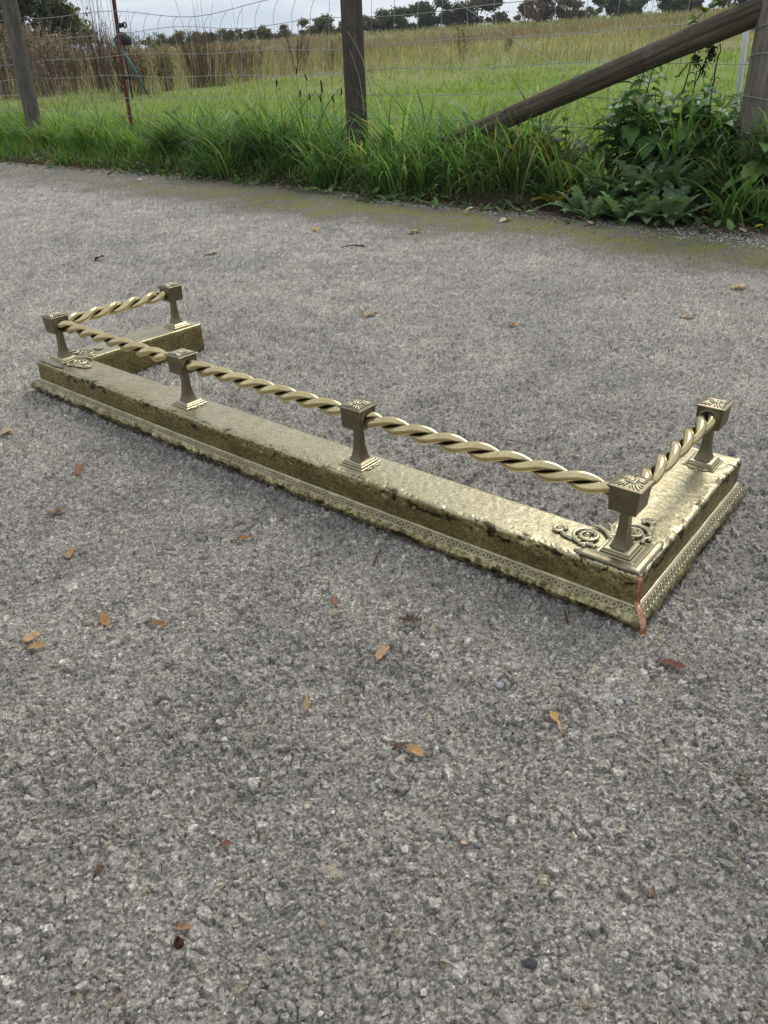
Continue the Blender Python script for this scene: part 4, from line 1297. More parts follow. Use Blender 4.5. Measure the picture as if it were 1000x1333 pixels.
sky_shrub(196, 238, 47, 74, DKG, 'low dark hedge bush at the left end of the hedge line', 2000, 3)
sky_shrub(232, 276, 41, 72, OLB, 'low brownish hedge bush behind the wide reddish weeds', 2200, 3)
sky_shrub(268, 312, 40, 71, BRW, 'brownish hedge bush second from the rounded dome bush', 2200, 3)
sky_shrub(300, 334, 38, 70, DKG, 'dark low hedge bush touching the rounded dome bush', 1800, 2)
sky_shrub(328, 370, 32, 68, OLB, 'rounded olive dome bush on the skyline left of the grey bush', 2600, 2)
sky_shrub(372, 408, 38, 110, BRW, 'grey brown distant bush between the dome bush and the middle post', 1500, 2, 0.14)
sky_shrub(402, 456, 20, 66, OLB, 'olive gold bush on the skyline hugging the left of the middle post', 3000, 3)
sky_shrub(472, 506, 17, 66, OLB, 'smaller olive bush on the skyline just right of the middle post', 2000, 2)
sky_shrub(494, 532, 9, 66, DKG, 'rounded green bush on the skyline with a gap to its right', 2400, 2)
sky_shrub(536, 594, 0, 64, DKG, 'large green bush on the skyline right of the gap', 3400, 3)
sky_shrub(586, 650, -3, 64, [(0.085, 0.076, 0.042), (0.105, 0.090, 0.050), (0.060, 0.068, 0.030), (0.14, 0.10, 0.065)], 'large brown green bush ending beside the open sky', 3600, 3)
sky_shrub(680, 746, -8, 62, BRW, 'dark brownish bush on the skyline right of the open sky', 3400, 3)
sky_shrub(742, 772, 9, 70, DKG, 'small low dark bush right of the dark brownish one', 1200, 2)
sky_shrub(779, 824, -14, 62, DKG, 'rounded dark tree on the skyline above the strut', 2800, 2)
sky_shrub(854, 882, -12, 64, DKG, 'small dark tree on the skyline, left one of a touching pair', 1900, 2)
sky_shrub(874, 898, -6, 65, BRW, 'small brownish tree on the skyline, right one of a touching pair', 1500, 2)
sky_shrub(926, 976, -16, 60, DKG, 'dark bush on the skyline hidden behind the top of the strut', 2400, 2)

# big bushy tree at the left edge
p = sky_place(45, 30); m = 30 / 985.57
def tb(px, py, rx, ry): return ((px - 45) * m, z_at(px, py, p), rx * m, ry * m)
tree = shrub(p, [tb(25, -25, 40, 26), tb(60, -6, 26, 20), tb(20, 25, 34, 30), tb(58, 34, 30, 20), tb(82, 44, 24, 12), tb(42, 58, 44, 14), tb(8, 50, 28, 26)], 15000, 0.075,
             [(0.050, 0.064, 0.024), (0.072, 0.088, 0.030), (0.095, 0.090, 0.036), (0.13, 0.115, 0.045)], 'bushy dark green tree with a yellowing side at the left edge of the field', 'tree', 'field_tree', 9, None, 2.2)
# a yellowing spray on its right side
b = MB(); az_ = math.atan2(p[0], p[1]); rx_ = np.array([math.cos(az_), -math.sin(az_)])
for (qx, qy, r_, k) in ((84, 18, 9, 260), (92, 34, 9, 240), (76, 12, 6, 140), (100, 46, 8, 180)):
    x, z = (qx - 45) * m, z_at(qx, qy, p)
    P = rng.normal(0, 1, (k, 3)) * r_ * m * 0.5 + np.array([x, 0, z])
    W3 = np.stack([P[:, 0] * rx_[0], P[:, 0] * rx_[1] + P[:, 1], P[:, 2]], 1)
    d1 = rng.normal(0, 1, (k, 3)); d1 /= np.linalg.norm(d1, axis=1)[:, None]
    d2 = np.cross(d1, rng.normal(0, 1, (k, 3))); d2 /= np.linalg.norm(d2, axis=1)[:, None]
    Q = np.stack([W3 - d1 * 0.07, W3 + d2 * 0.04, W3 + d1 * 0.07, W3 - d2 * 0.04], 1)
    b.add(Q.reshape(-1, 3), np.arange(4 * k).reshape(-1, 4), np.repeat(mixcol(k, [(0.20, 0.21, 0.05), (0.27, 0.25, 0.09), (0.13, 0.14, 0.04)], [3, 2, 2]), 4, 0))
tag(b.build('yellowing_spray', SHRUB, tree, smooth=False, colours=True), label='yellowing leafy spray')

# far conifer wood
b = MB()
for i in range(520):
    az_ = rng.uniform(-0.62, 0.12); R = rng.uniform(300, 420)
    x, y = R * math.sin(az_), R * math.cos(az_); z0 = tz(x, y)
    topz = CAM_H + R * (0.0345 + 0.003 * math.sin(az_ * 23) + rng.normal(0, 0.0013))
    h = topz - z0; k = 46
    t = rng.uniform(0.0, 1, k) ** 0.8
    rad = (1 - t) * rng.uniform(1.8, 3.2) + 0.25
    an = rng.uniform(0, 2 * PI, k)
    P = np.stack([x + rad * np.cos(an), y + rad * np.sin(an), z0 + h * t], 1)
    d1 = rng.normal(0, 1, (k, 3)); d2 = rng.normal(0, 1, (k, 3))
    s = 1.1 * (1.15 - t)[:, None]
    Q = np.stack([P + d1 * s * 0.6, P + d2 * s * 0.6, P - (d1 + d2) * s * 0.35 + np.array([0, 0, 0.6])], 1)
    b.add(Q.reshape(-1, 3), np.arange(3 * k).reshape(-1, 3), np.repeat(mixcol(k, [(0.022, 0.040, 0.022), (0.032, 0.050, 0.028)], [1, 1]), 3, 0))
tag(b.build('far_wood', SHRUB, smooth=False, colours=True), 'dark conifer wood along the far horizon', 'wood', kind='stuff')

# ================================================================== PLANTS OF THE VERGE
HERB = mat_leaf('herb_leaf', 0.5, 0.25, 0.35)
def leaf(b, base, az, el, L, Wd, col, shape='ovate', droop=0.6, fold=0.25, teeth=0.0, nt=0, rows=9, roll=0.0):
    """one leaf: midrib from base, heading az, starting elevation el, drooping; toothed or lobed margin"""
    base = np.array(base, float)
    P = base.copy(); V = []
    T = np.linspace(0, 1, rows)
    for i, t in enumerate(T):
        if shape == 'ovate': w = math.sin(PI * min(1, t ** 0.62)) ** 0.9
        elif shape == 'long': w = math.sin(PI * t ** 0.85) ** 0.55
        elif shape == 'paddle': w = 0.16 + 0.84 * math.exp(-((t - 0.72) / 0.22) ** 2) if t < 0.98 else 0.1
        elif shape == 'round': w = math.sin(PI * min(1, 0.06 + 0.94 * t)) ** 0.6
        else: w = math.sin(PI * t ** 0.8)
        if i == 0: w = max(w, 0.05)
        if teeth: w *= 1 - teeth * (i % 2)
        w *= Wd * 0.5
        e = el - droop * t * t * 1.6
        d = np.array([math.cos(e) * math.cos(az), math.cos(e) * math.sin(az), math.sin(e)])
        sd = np.array([-math.sin(az), math.cos(az), 0.0])
        nm = np.cross(d, sd) * -1
        nm = np.cross(sd, d) * -1 if False else np.cross(d, sd)
        rl = roll * (t - 0.5)
        s2 = sd * math.cos(rl) + nm * math.sin(rl)
        n2 = np.cross(d, s2)
        lift = n2 * w * fold
        V += [P - s2 * w + lift, P.copy(), P + s2 * w + lift]
        P = P + d * L / (rows - 1)
    b.add(V, grid_faces(rows, 3), col)

def nettle(a_, d_, h, seed, label, group='nettles beside the straining post', lean=(0, 0), hue=(0.105, 0.200, 0.060)):
    rs = np.random.default_rng(seed)
    x, y, _ = ad(a_, d_); z = tz(x, y)
    h *= 1.12
    e = empty('nettle', (x, y, z - 0.01)); tag(e, label, 'plant', group)
    bs, bl = MB(), MB()
    T = np.linspace(0, 1, 9)
    top = np.array([lean[0] * h, lean[1] * h, h])
    pts = np.stack([top[0] * T ** 1.6, top[1] * T ** 1.6, top[2] * T], 1)
    v, f = tube(pts, np.linspace(0.0042, 0.0018, 9), 6); bs.add(v, f, (0.085, 0.11, 0.04))
    k = int(h / 0.034)
    for i in range(k):
        t = 0.12 + 0.88 * (i + 0.5) / k
        q = np.array([np.interp(t, T, pts[:, j]) for j in range(3)])
        az0 = i * PI / 2 + rs.normal(0, 0.25) + seed
        L = (0.060 + 0.055 * math.sin(PI * min(1, t * 1.05)) ) * (1.15 - 0.55 * max(0, t - 0.7) / 0.3) * rs.uniform(0.85, 1.2)
        for s_ in (0, PI):
            az = az0 + s_ + rs.normal(0, 0.15)
            pet = 0.016 + 0.010 * (1 - t)
            b2 = q + np.array([math.cos(az) * pet, math.sin(az) * pet, pet * 0.45])
            v, f = tube([q, b2], [0.0014, 0.0010], 4, False); bs.add(v, f, (0.085, 0.12, 0.04))
            c = np.array(hue) * rs.uniform(0.65, 1.5) * np.array([rs.uniform(0.85, 1.25), 1, 1])
            leaf(bl, b2, az, rs.uniform(-0.5, 0.35) + 0.5 * max(0, t - 0.85), L, L * 0.66, c, 'ovate', rs.uniform(0.2, 0.9), 0.25, 0.16, rows=13, roll=rs.uniform(-0.9, 0.9))
    bs.build('stem', HERB, e, colours=True)
    bl.build('leaves', HERB, e, smooth=False, colours=True)['kind'] = 'stuff'
    return e
ORD = ['first', 'second', 'third', 'fourth', 'fifth', 'sixth', 'seventh', 'eighth', 'ninth', 'tenth', 'eleventh', 'twelfth', 'thirteenth', 'fourteenth', 'fifteenth', 'sixteenth', 'seventeenth', 'eighteenth', 'nineteenth', 'twentieth']
for i, (px, py, h) in enumerate(sorted([(838, 235, 0.32), (856, 225, 0.38), (872, 240, 0.32), (890, 222, 0.40), (905, 238, 0.34), (918, 218, 0.44), (930, 236, 0.36), (944, 226, 0.38), (880, 252, 0.24), (914, 250, 0.26), (850, 250, 0.22), (949, 250, 0.26), (935, 258, 0.20), (864, 232, 0.30), (898, 244, 0.30), (922, 246, 0.30), (826, 244, 0.24), (953, 238, 0.32), (958, 252, 0.30), (968, 258, 0.26)])):
    x, y, _ = on_ground(px, py, 0.05)
    a_, d_ = to_ad(x, y); d_ = min(d_, 3.56) if i % 3 else min(d_ + 0.04, 3.70)
    nettle(a_, d_, h, 40 + i, f'{ORD[i]} dark green nettle from the left in the patch beside the straining post', lean=(random.uniform(-0.25, 0.15), random.uniform(-0.45, 0.05)))
for (px, py, h, sd_, lb) in ((976, 276, 0.20, 91, 'short nettle at the very foot of the straining post, left of the photo edge'), (990, 270, 0.24, 92, 'nettle in front of the straining post at the right photo edge')):
    x, y, _ = on_ground(px, py, 0.04); a_, d_ = to_ad(x, y)
    nettle(a_, min(d_, 3.38), h, sd_, lb, hue=(0.12, 0.21, 0.065))
x, y, _ = on_ground(966, 262, 0.04); a_, d_ = to_ad(x, y)
nettle(a_, d_, 0.25, 77, 'lighter green broad leaved nettle shoot right in front of the straining post', lean=(-0.2, -0.2), hue=(0.095, 0.165, 0.050))
for (px, py, h, sd_, lb) in ((700, 232, 0.26, 81, 'small nettle standing in the long grass under the middle of the strut'), (727, 238, 0.22, 82, 'low nettle nearest the lane under the strut'), (775, 236, 0.24, 83, 'pale stemmed nettle beside the yellowing grass under the strut')):
    x, y, _ = on_ground(px, py, 0.04); a_, d_ = to_ad(x, y)
    nettle(a_, min(d_, 3.5), h, sd_, lb, hue=(0.075, 0.135, 0.045))

def rosette(px, py, n, L, label, col, lobes=0.55, el=(0.15, 0.8), name='thistle', cat='plant', group='weeds along the lane edge', shape='long', wd=0.30, tiers=1, rows=15):
    x, y, z = on_ground(px, py, 0.02); z = max(tz(x, y), 0.0)
    e = MB()
    for i in range(n):
        az = i * 2.399 + random.uniform(-0.3, 0.3)
        l = L * random.uniform(0.6, 1.15); zz = random.uniform(0, 0.06) * tiers if tiers > 1 else 0
        c = np.array(col) * random.uniform(0.65, 1.45)
        leaf(e, (0.012 * math.cos(az), 0.012 * math.sin(az), 0.004 + zz), az, random.uniform(*el), l, l * wd * random.uniform(0.8, 1.2), c, shape, random.uniform(0.3, 0.9), 0.35, lobes, rows=rows, roll=random.uniform(-0.4, 0.4))
    o = e.build(name, HERB, smooth=False, colours=True); o.location = (x, y, z - 0.002)
    tag(o, label, cat, group)
    return o
BLUE = (0.165, 0.245, 0.120); GRN = (0.085, 0.150, 0.045); YEL = (0.17, 0.22, 0.055)
for i, (px, py, n, L) in enumerate(((752, 274, 16, 0.15), (772, 279, 16, 0.15), (792, 272, 18, 0.17), (810, 281, 18, 0.17), (828, 272, 20, 0.20), (842, 283, 20, 0.18), (858, 274, 20, 0.21), (872, 285, 20, 0.18), (890, 276, 18, 0.18))):
    rosette(px, py, n, L, f'{ORD[i]} blue green spiny thistle rosette from the left along the lane edge', BLUE, 0.45, (0.35, 1.15), wd=0.36)
for i, (px, py, n, L) in enumerate(((872, 256, 24, 0.18), (895, 256, 26, 0.20), (910, 266, 26, 0.20), (928, 270, 24, 0.18), (947, 270, 20, 0.17))):
    rosette(px, py, n, L, f'{ORD[i]} dark green feathery leaved weed from the left under the nettles', (0.125, 0.205, 0.115), 0.5, (0.4, 1.3), 'feathery_weed', tiers=2)
rosette(972, 268, 20, 0.17, 'mid green feathery weed covering the foot of the straining post', (0.13, 0.21, 0.10), 0.45, (0.5, 1.3), 'feathery_weed', tiers=2)
rosette(985, 262, 16, 0.15, 'pale green lobed weed in front of the straining post at the photo edge', (0.115, 0.17, 0.07), 0.5, (0.3, 1.2), 'lobed_weed')
for i, (px, py) in enumerate(((742, 262), (728, 268), (705, 264))):
    rosette(px, py, 14, 0.11, ['pale green broad leaved weed left of the thistles', 'small yellowing weed on the lane edge left of the thistles', 'low soft leaved weed leftmost of the three beside the thistles'][i], [YEL, (0.24, 0.22, 0.05), GRN][i], 0.12, (0.3, 1.1), 'broad_leaved_weed', shape='ovate', wd=0.55, rows=9)
rosette(795, 257, 9, 0.13, 'yellow green dock with upright blunt leaves behind the thistles', (0.15, 0.20, 0.045), 0.0, (0.7, 1.2), 'dock', shape='long', wd=0.34, rows=9)
rosette(225, 178, 9, 0.16, 'grey green broad leaved dock standing out of the bright grass on the left', (0.13, 0.19, 0.09), 0.0, (0.5, 1.1), 'dock', shape='long', wd=0.34, rows=9)

# bramble shoot on the strut
qb = on_fence(925, 22, -0.09)
e = empty('bramble_shoot', tuple(qb)); tag(e, 'bright green bramble shoot growing over the upper end of the strut', 'plant')
bs, bl = MB(), MB()
pts = [np.array(ad(-0.09 + 0.26 * t, 0.03 - 0.05 * math.sin(PI * t), -0.02 + 0.16 * t - 0.05 * t * t)) for t in np.linspace(0, 1, 9)]
v, f = tube(pts, 0.0022, 5); bs.add(v, f, (0.13, 0.12, 0.05)); bs.build('stem', HERB, e, colours=True)
for i in range(9):
    q = pts[i]
    for s_ in (-1, 0, 1):
        az = i * 2.1 + s_ * 0.9; L = random.uniform(0.030, 0.050)
        leaf(bl, q, az, random.uniform(0, 0.7), L, L * 0.75, np.array((0.12, 0.20, 0.045)) * random.uniform(0.6, 1.4), 'ovate', 0.5, 0.25, 0.12, rows=9)
bl.build('leaves', HERB, e, smooth=False, colours=True)['kind'] = 'stuff'
# dead stems hanging in the wire under the strut
b = MB()
for (x0, y0_, x1, y1_) in ((890, 120, 905, 62), (905, 108, 932, 50), (918, 100, 906, 74), (928, 122, 938, 56), (915, 95, 925, 58), (880, 100, 905, 78)):
    p0, p1 = on_fence(x0, y0_, 0.01), on_fence(x1, y1_, 0.01)
    q = [p0 * (1 - t) + p1 * t + rng.normal(0, 0.004, 3) for t in np.linspace(0, 1, 8)]
    v, f = tube(q, np.linspace(0.0035, 0.002, 8), 5); b.add(v, f, (0.035, 0.028, 0.022))
for (x0, y0_) in ((906, 80), (924, 70), (925, 78), (908, 84), (927, 62)):
    p0 = on_fence(x0, y0_, 0.01); k = 40
    q3 = p0 + rng.normal(0, 0.010, (k, 1, 3)) * np.array([1, 1, 1.6]) + rng.normal(0, 0.006, (k, 3, 3))
    b.add(q3.reshape(-1, 3), np.arange(3 * k).reshape(-1, 3), (0.030, 0.024, 0.020))
tag(b.build('dead_plant', DRY, smooth=False, colours=True), 'blackened dead plant stems caught in the wire under the strut', 'plant')

# ribwort seed heads standing above the grass left of the middle post
for i, (px, py, hp) in enumerate(sorted(((386, 96, 50), (399, 105, 42), (418, 113, 40), (419, 121, 36), (444, 124, 34), (391, 126, 32), (403, 130, 34), (417, 132, 30), (434, 133, 30), (360, 112, 38)))):
    t_ = on_fence(px, py, -0.10); L = t_[2]
    e = empty('plantain_stalk', (t_[0], t_[1], tz(t_[0], t_[1])))
    tag(e, f'{ORD[i]} thin dark headed plantain stalk from the left, above the grass beside the middle post', 'plant', 'plantain stalks')
    zt = t_[2] - e.location[2]; lx = random.uniform(-0.05, 0.05)
    b = MB(); v, f = tube([(-lx, 0, 0), (-lx * 0.3, 0, zt * 0.6), (0, 0, zt)], 0.0013, 4); b.add(v, f, (0.14, 0.16, 0.06)); b.build('stalk', HERB, e, colours=True)
    b = MB(); v, f = tube([(0, 0, zt), (0.003, 0, zt + 0.010), (0.008 * random.uniform(-1, 1), 0, zt + 0.026), (0.010 * random.uniform(-1, 1), 0, zt + 0.034)], [0.0025, 0.0052, 0.0048, 0.002], 6); b.add(v, f, (0.035, 0.022, 0.016)); b.build('seed_head', DRY, e, colours=True)
# pale dead stalks leaning across the middle post
for (x0, y0_, x1, y1_, lb) in ((452, 40, 483, 120, 'long pale dead grass stalk leaning across the middle post'), (455, 65, 474, 150, 'second shorter pale dead stalk low on the middle post')):
    p0, p1 = on_fence(x0, y0_, -0.135), on_fence(x1, y1_, -0.15)
    v, f = tube([p0 * (1 - t) + p1 * t + np.array([0.03, 0, 0.03]) * math.sin(PI * t) * 0.5 - p1 for t in np.linspace(0, 1, 12)], np.linspace(0.0012, 0.0022, 12), 5)
    b = MB(); b.add(v, f, (0.42, 0.36, 0.24)); o = b.build('dead_grass_stalk', DRY, colours=True); o.location = tuple(p1); tag(o, lb, 'stalk')

# low creeping herbs in the grass edge
b = MB()
a, d, X, Y = scatter_ad(11000, -7.5, -0.7, 2.9, 3.5, lambda a, d: np.clip(1 - np.abs(d - edge_d(a) - 0.09) / 0.20, 0, 1) * np.clip(0.25 + (a + 5.5) / 2.5, 0.15, 1) * np.clip(fbm(a * 6, d * 6, 170) * 3 - 0.8, 0, 1))
for x, y, aa in zip(X, Y, a):
    L = random.uniform(0.018, 0.060)
    c = np.array(random.choice([(0.11, 0.19, 0.06), (0.14, 0.22, 0.075), (0.12, 0.18, 0.095), (0.18, 0.25, 0.07)])) * random.uniform(0.6, 1.4)
    leaf(b, (x, y, tz(x, y) + random.uniform(0.0, 0.03)), random.uniform(0, 6.28), random.uniform(-0.2, 1.0), L, L * random.uniform(0.35, 0.8), c, 'ovate', 0.5, 0.3, random.choice((0, 0.3, 0.5)), rows=7)
tag(b.build('creeping_herbs', HERB, smooth=False, colours=True), 'low creeping green herbs between grass and lane', 'herbs', kind='stuff')

# ================================================================== LITTER, GRIT
LIT = mat_leaf('dead_leaf', 0.75, 0.12, 0.25)
DEAD = [(0.13, 0.075, 0.040), (0.20, 0.125, 0.070), (0.30, 0.22, 0.14), (0.07, 0.045, 0.030), (0.36, 0.29, 0.20)]
b = MB()
a, d, X, Y = scatter_ad(5200, -8.5, -0.4, 2.75, 3.45, lambda a, d: np.clip(1.1 - np.abs(d - edge_d(a) + 0.02) / np.where(a > -1.7, 0.15, 0.08), 0, 1) * np.clip(fbm(a * 4, d * 4, 180) * 2.5 - 0.5, 0.1, 1))
for x, y in zip(X, Y):
    L = random.uniform(0.012, 0.040)
    c = np.array(DEAD[int(rng.choice(5, p=[.25, .25, .2, .18, .12]))]) * random.uniform(0.6, 1.3)
    leaf(b, (x, y, max(tz(x, y), 0.001) + random.uniform(0.002, 0.012)), random.uniform(0, 6.28), random.uniform(-0.1, 0.5), L, L * random.uniform(0.4, 0.8), c, 'ovate', random.uniform(-0.5, 0.8), random.uniform(-0.5, 0.7), random.choice((0, 0.2)), rows=6, roll=random.uniform(-1.5, 1.5))
tag(b.build('leaf_litter', LIT, smooth=False, colours=True), 'brown dead leaf litter along the lane edge', 'litter', kind='stuff')

STONE = mat_tint('loose_stone', 0.8, 0.3)
def pebbles(name, label, X, Y, Z, size, cols):
    N = len(X); b = MB()
    ico = np.array([(0, 0, 1), (0.9, 0, 0.1), (0.25, 0.85, 0.15), (-0.75, 0.5, 0.05), (-0.7, -0.55, 0.1), (0.3, -0.85, 0.0), (0, 0, -0.6)])
    tri = np.array([[0, 1, 2], [0, 2, 3], [0, 3, 4], [0, 4, 5], [0, 5, 1], [6, 2, 1], [6, 3, 2], [6, 4, 3], [6, 5, 4], [6, 1, 5]])
    an = rng.uniform(0, 2 * PI, N); sc = size[:, None, None] * rng.uniform(0.6, 1.2, (N, 1, 3)) * np.array([1, 1, 0.7])
    V = (ico[None] + rng.normal(0, 0.12, (N, 7, 3))) * sc
    c_, s_ = np.cos(an)[:, None], np.sin(an)[:, None]
    V = np.stack([V[..., 0] * c_ - V[..., 1] * s_, V[..., 0] * s_ + V[..., 1] * c_, V[..., 2]], -1) + np.stack([X, Y, Z], -1)[:, None, :]
    F = (np.arange(N)[:, None, None] * 7 + tri[None]).reshape(-1, 3)
    b.add(V.reshape(-1, 3), F, np.repeat(cols, 7, 0))
    tag(b.build(name, STONE, smooth=False, colours=True), label, 'gravel', kind='stuff')
a, d, X, Y = scatter_ad(34000, -4.0, 0.2, 2.5, 3.25, lambda a, d: np.clip(1 - np.abs(d - edge_d(a) + 0.06 + 0.12 * np.clip((a + 1.3) / 0.6, 0, 1)) / (0.06 + 0.14 * np.clip((a + 1.4) / 0.7, 0, 1)), 0, 1) * np.clip((a + 3.2) / 0.9, 0.05, 1))
N = len(a)
pebbles('edge_gravel', 'pale loose grit washed against the lane edge', X, Y, np.full(N, 0.003), rng.uniform(0.0018, 0.0048, N), mixcol(N, [(0.34, 0.32, 0.29), (0.46, 0.44, 0.41), (0.22, 0.20, 0.175), (0.55, 0.53, 0.50)], [4, 3, 3, 1.5], 0.18, 0.015))
a, d, X, Y = scatter_ad(9000, -7.0, 0.2, 1.9, 3.0, lambda a, d: np.clip((d - 1.9) / 0.9, 0, 1) ** 1.5 * 0.4)
N = len(a)
pebbles('scattered_grit', 'small pale stones scattered over the mossy lane edge', X, Y, np.full(N, 0.002), rng.uniform(0.0015, 0.0042, N), mixcol(N, [(0.36, 0.34, 0.31), (0.50, 0.48, 0.45), (0.25, 0.23, 0.20)], [4, 3, 2], 0.18, 0.015))
N0 = 5200
Y = 0.15 + 2.0 * rng.uniform(0, 1, N0) ** 1.5; X = rng.uniform(-1, 1, N0) * (0.35 + 0.55 * Y)
k = (rng.uniform(0, 1, N0) < np.clip(fbm(X * 7, Y * 7, 190) * 3.2 - 1.1, 0.03, 1)); X, Y = X[k], Y[k]; N = len(X)
pebbles('loose_chippings', 'loose grey stone chippings lying on the tarmac', X, Y, np.full(N, 0.0030), rng.uniform(0.0012, 0.0036, N) , mixcol(N, [(0.26, 0.24, 0.205), (0.36, 0.335, 0.29), (0.16, 0.15, 0.13), (0.52, 0.49, 0.43)], [4, 4, 3, 1], 0.18, 0.01))

# ================================================================== FALLEN LEAVES ON THE LANE (each one placed)
TANC, ORG, RED, DKB, PALE = (0.36, 0.225, 0.115), (0.27, 0.130, 0.065), (0.17, 0.070, 0.045), (0.070, 0.045, 0.030), (0.40, 0.30, 0.20)
def lane_leaf(px, py, ang, Lpx, ratio, col, label, shape='long', curl=0.3, name='fallen_leaf', lobes=0.0, z=0.003):
    """ang: direction in the photo (degrees, 0 = right, 90 = up); the leaf is laid flat on the ground along it"""
    x, y, _ = on_ground(px, py)
    t = math.radians(ang)
    p1 = on_ground(px + math.cos(t) * Lpx / 2, py - math.sin(t) * Lpx / 2); p0 = on_ground(px - math.cos(t) * Lpx / 2, py + math.sin(t) * Lpx / 2)
    L = math.hypot(p1[0] - p0[0], p1[1] - p0[1]); L = min(L, 0.075)
    az = math.atan2(p1[1] - p0[1], p1[0] - p0[0])
    b = MB()
    wm = min(Lpx * ratio * px_size((x, y, 0)) * 1.15, L * 0.8)
    leaf(b, (-math.cos(az) * L / 2, -math.sin(az) * L / 2, 0), az, curl * 0.6, L, wm, np.array(col), shape, curl * 0.75, 0.45, lobes, rows=11, roll=random.uniform(-0.8, 0.8))
    v, f = tube([(-math.cos(az) * L * q, -math.sin(az) * L * q, 0.001) for q in (0.42, 0.55, 0.68)], 0.0008, 4); b.add(v, f, np.array(col) * 0.5)
    for q in b.V[:1]:
        q += np.array([[0.10 * L * mnoise.noise((v_[0] * 140 + px, v_[1] * 140, 1.0)), 0.10 * L * mnoise.noise((v_[0] * 140, v_[1] * 140 + py, 7.0)), 0.13 * L * mnoise.noise((v_[0] * 110, v_[1] * 110, px))] for v_ in q])
    b.C[0] = b.C[0] * np.array([[1 + 0.55 * mnoise.noise((v_[0] * 200 + py, v_[1] * 200, 3.0))] for v_ in b.V[0]])
    o = b.build(name, LIT, colours=True)
    o.location = (x, y, z); tag(o, label, 'leaf', 'fallen leaves on the lane')
    o.data.materials[0] = LIT
    return o
lane_leaf(319, 705, 5, 26, 0.28, ORG, 'narrow orange brown leaf below the left middle of the fender')
lane_leaf(78, 669, 12, 27, 0.30, (0.22, 0.12, 0.065), 'narrow dull brown leaf nearest the left edge, below the fender corner')
lane_leaf(105, 614, 75, 14, 0.5, ORG, 'tiny upright orange leaf below the left end of the fender')
lane_leaf(10, 566, 25, 16, 0.75, PALE, 'pale tan leaf at the left photo edge beside the fender end', 'round')
lane_leaf(94, 722, 55, 17, 0.45, TANC, 'small tan leaf slanting, above the lobed pale leaf')
lane_leaf(138, 811, 105, 19, 0.42, (0.34, 0.18, 0.075), 'small upright orange leaf between the lobed pale leaf and the brown sliver')
lane_leaf(208, 816, -12, 25, 0.30, (0.24, 0.12, 0.06), 'brown sliver of leaf right of the small upright orange leaf')
lane_leaf(44, 834, 20, 24, 0.8, (0.50, 0.33, 0.16), 'pale golden lobed leaf at lower left, upper half of a torn pair', 'round', 0.4, lobes=0.3)
lane_leaf(48, 846, 10, 28, 0.5, (0.34, 0.21, 0.10), 'brown torn leaf lying against the golden lobed leaf', 'round', 0.3, lobes=0.4)
lane_leaf(437, 785, 95, 14, 0.45, ORG, 'tiny orange leaf below the middle of the fender')
lane_leaf(499, 854, 50, 24, 0.5, (0.46, 0.30, 0.16), 'tan lobed leaf fragment in the centre of the lane', 'round', 0.6, lobes=0.35)
lane_leaf(401, 917, 82, 26, 0.26, TANC, 'straight narrow tan leaf standing upright in the photo at centre left')
lane_leaf(541, 983, -28, 24, 0.55, (0.44, 0.25, 0.12), 'tan brown curled leaf in the lower centre', 'round', 0.5)
lane_leaf(522, 976, 10, 18, 0.7, (0.11, 0.065, 0.038), 'dark crumpled leaf attached to the tan curled one in the lower centre', 'round', 0.8, lobes=0.4)
lane_leaf(538, 813, -15, 28, 0.6, (0.085, 0.055, 0.034), 'dark brown star shaped crumpled leaf below the fender', 'round', 0.5, lobes=0.6)
lane_leaf(724, 943, 122, 31, 0.34, (0.52, 0.31, 0.13), 'golden tan winged seed lying at lower right', 'paddle', 0.3, 'winged_seed')
lane_leaf(874, 870, -14, 42, 0.26, RED, 'long red brown leaf right of the near fender corner', 'long', 0.25)
lane_leaf(241, 1211, -14, 22, 0.36, (0.34, 0.19, 0.10), 'small brown leaf low in the photo above the dark husk')
lane_leaf(296, 1102, 15, 16, 0.45, (0.16, 0.075, 0.045), 'small dark brown leaf at lower left of centre')
lane_leaf(131, 1136, 50, 18, 0.40, (0.11, 0.060, 0.040), 'thin dark curled leaf at lower left')
lane_leaf(482, 412, 8, 20, 0.45, PALE, 'pale tan leaf on the lane beyond the middle of the fender')
lane_leaf(276, 332, 6, 16, 0.4, PALE, 'small pale leaf on the lane beyond the left rear post')
lane_leaf(131, 340, -10, 11, 0.5, DKB, 'small dark curled leaf beyond the left end of the fender', 'round', 0.9)
lane_leaf(413, 301, 100, 14, 0.6, (0.42, 0.30, 0.16), 'tan leaf with a stalk near the mossy edge left of centre', 'round')
lane_leaf(896, 414, 3, 22, 0.35, PALE, 'pale narrow leaf on the lane beyond the right rear post')
lane_leaf(669, 425, -15, 12, 0.6, (0.42, 0.22, 0.09), 'small orange tan leaf on the lane beyond the right half of the fender')
lane_leaf(541, 304, 10, 18, 0.45, (0.40, 0.28, 0.15), 'tan leaf on the damp band of the lane at centre')
lane_leaf(962, 377, 8, 18, 0.45, (0.52, 0.38, 0.20), 'tan leaf near the right photo edge on the lane')
lane_leaf(938, 531, -6, 22, 0.2, (0.34, 0.17, 0.09), 'thin reddish leaf sliver right of the right rear post')
lane_leaf(658, 289, 5, 16, 0.5, (0.62, 0.55, 0.42), 'whitish small leaf on the moss right of centre')
lane_leaf(605, 1100, 0, 12, 0.6, (0.50, 0.36, 0.26), 'tiny pinkish chip of leaf in the lower right of centre', 'round')
lane_leaf(848, 1165, 100, 12, 0.3, (0.22, 0.10, 0.05), 'tiny brown sliver in the lower right')
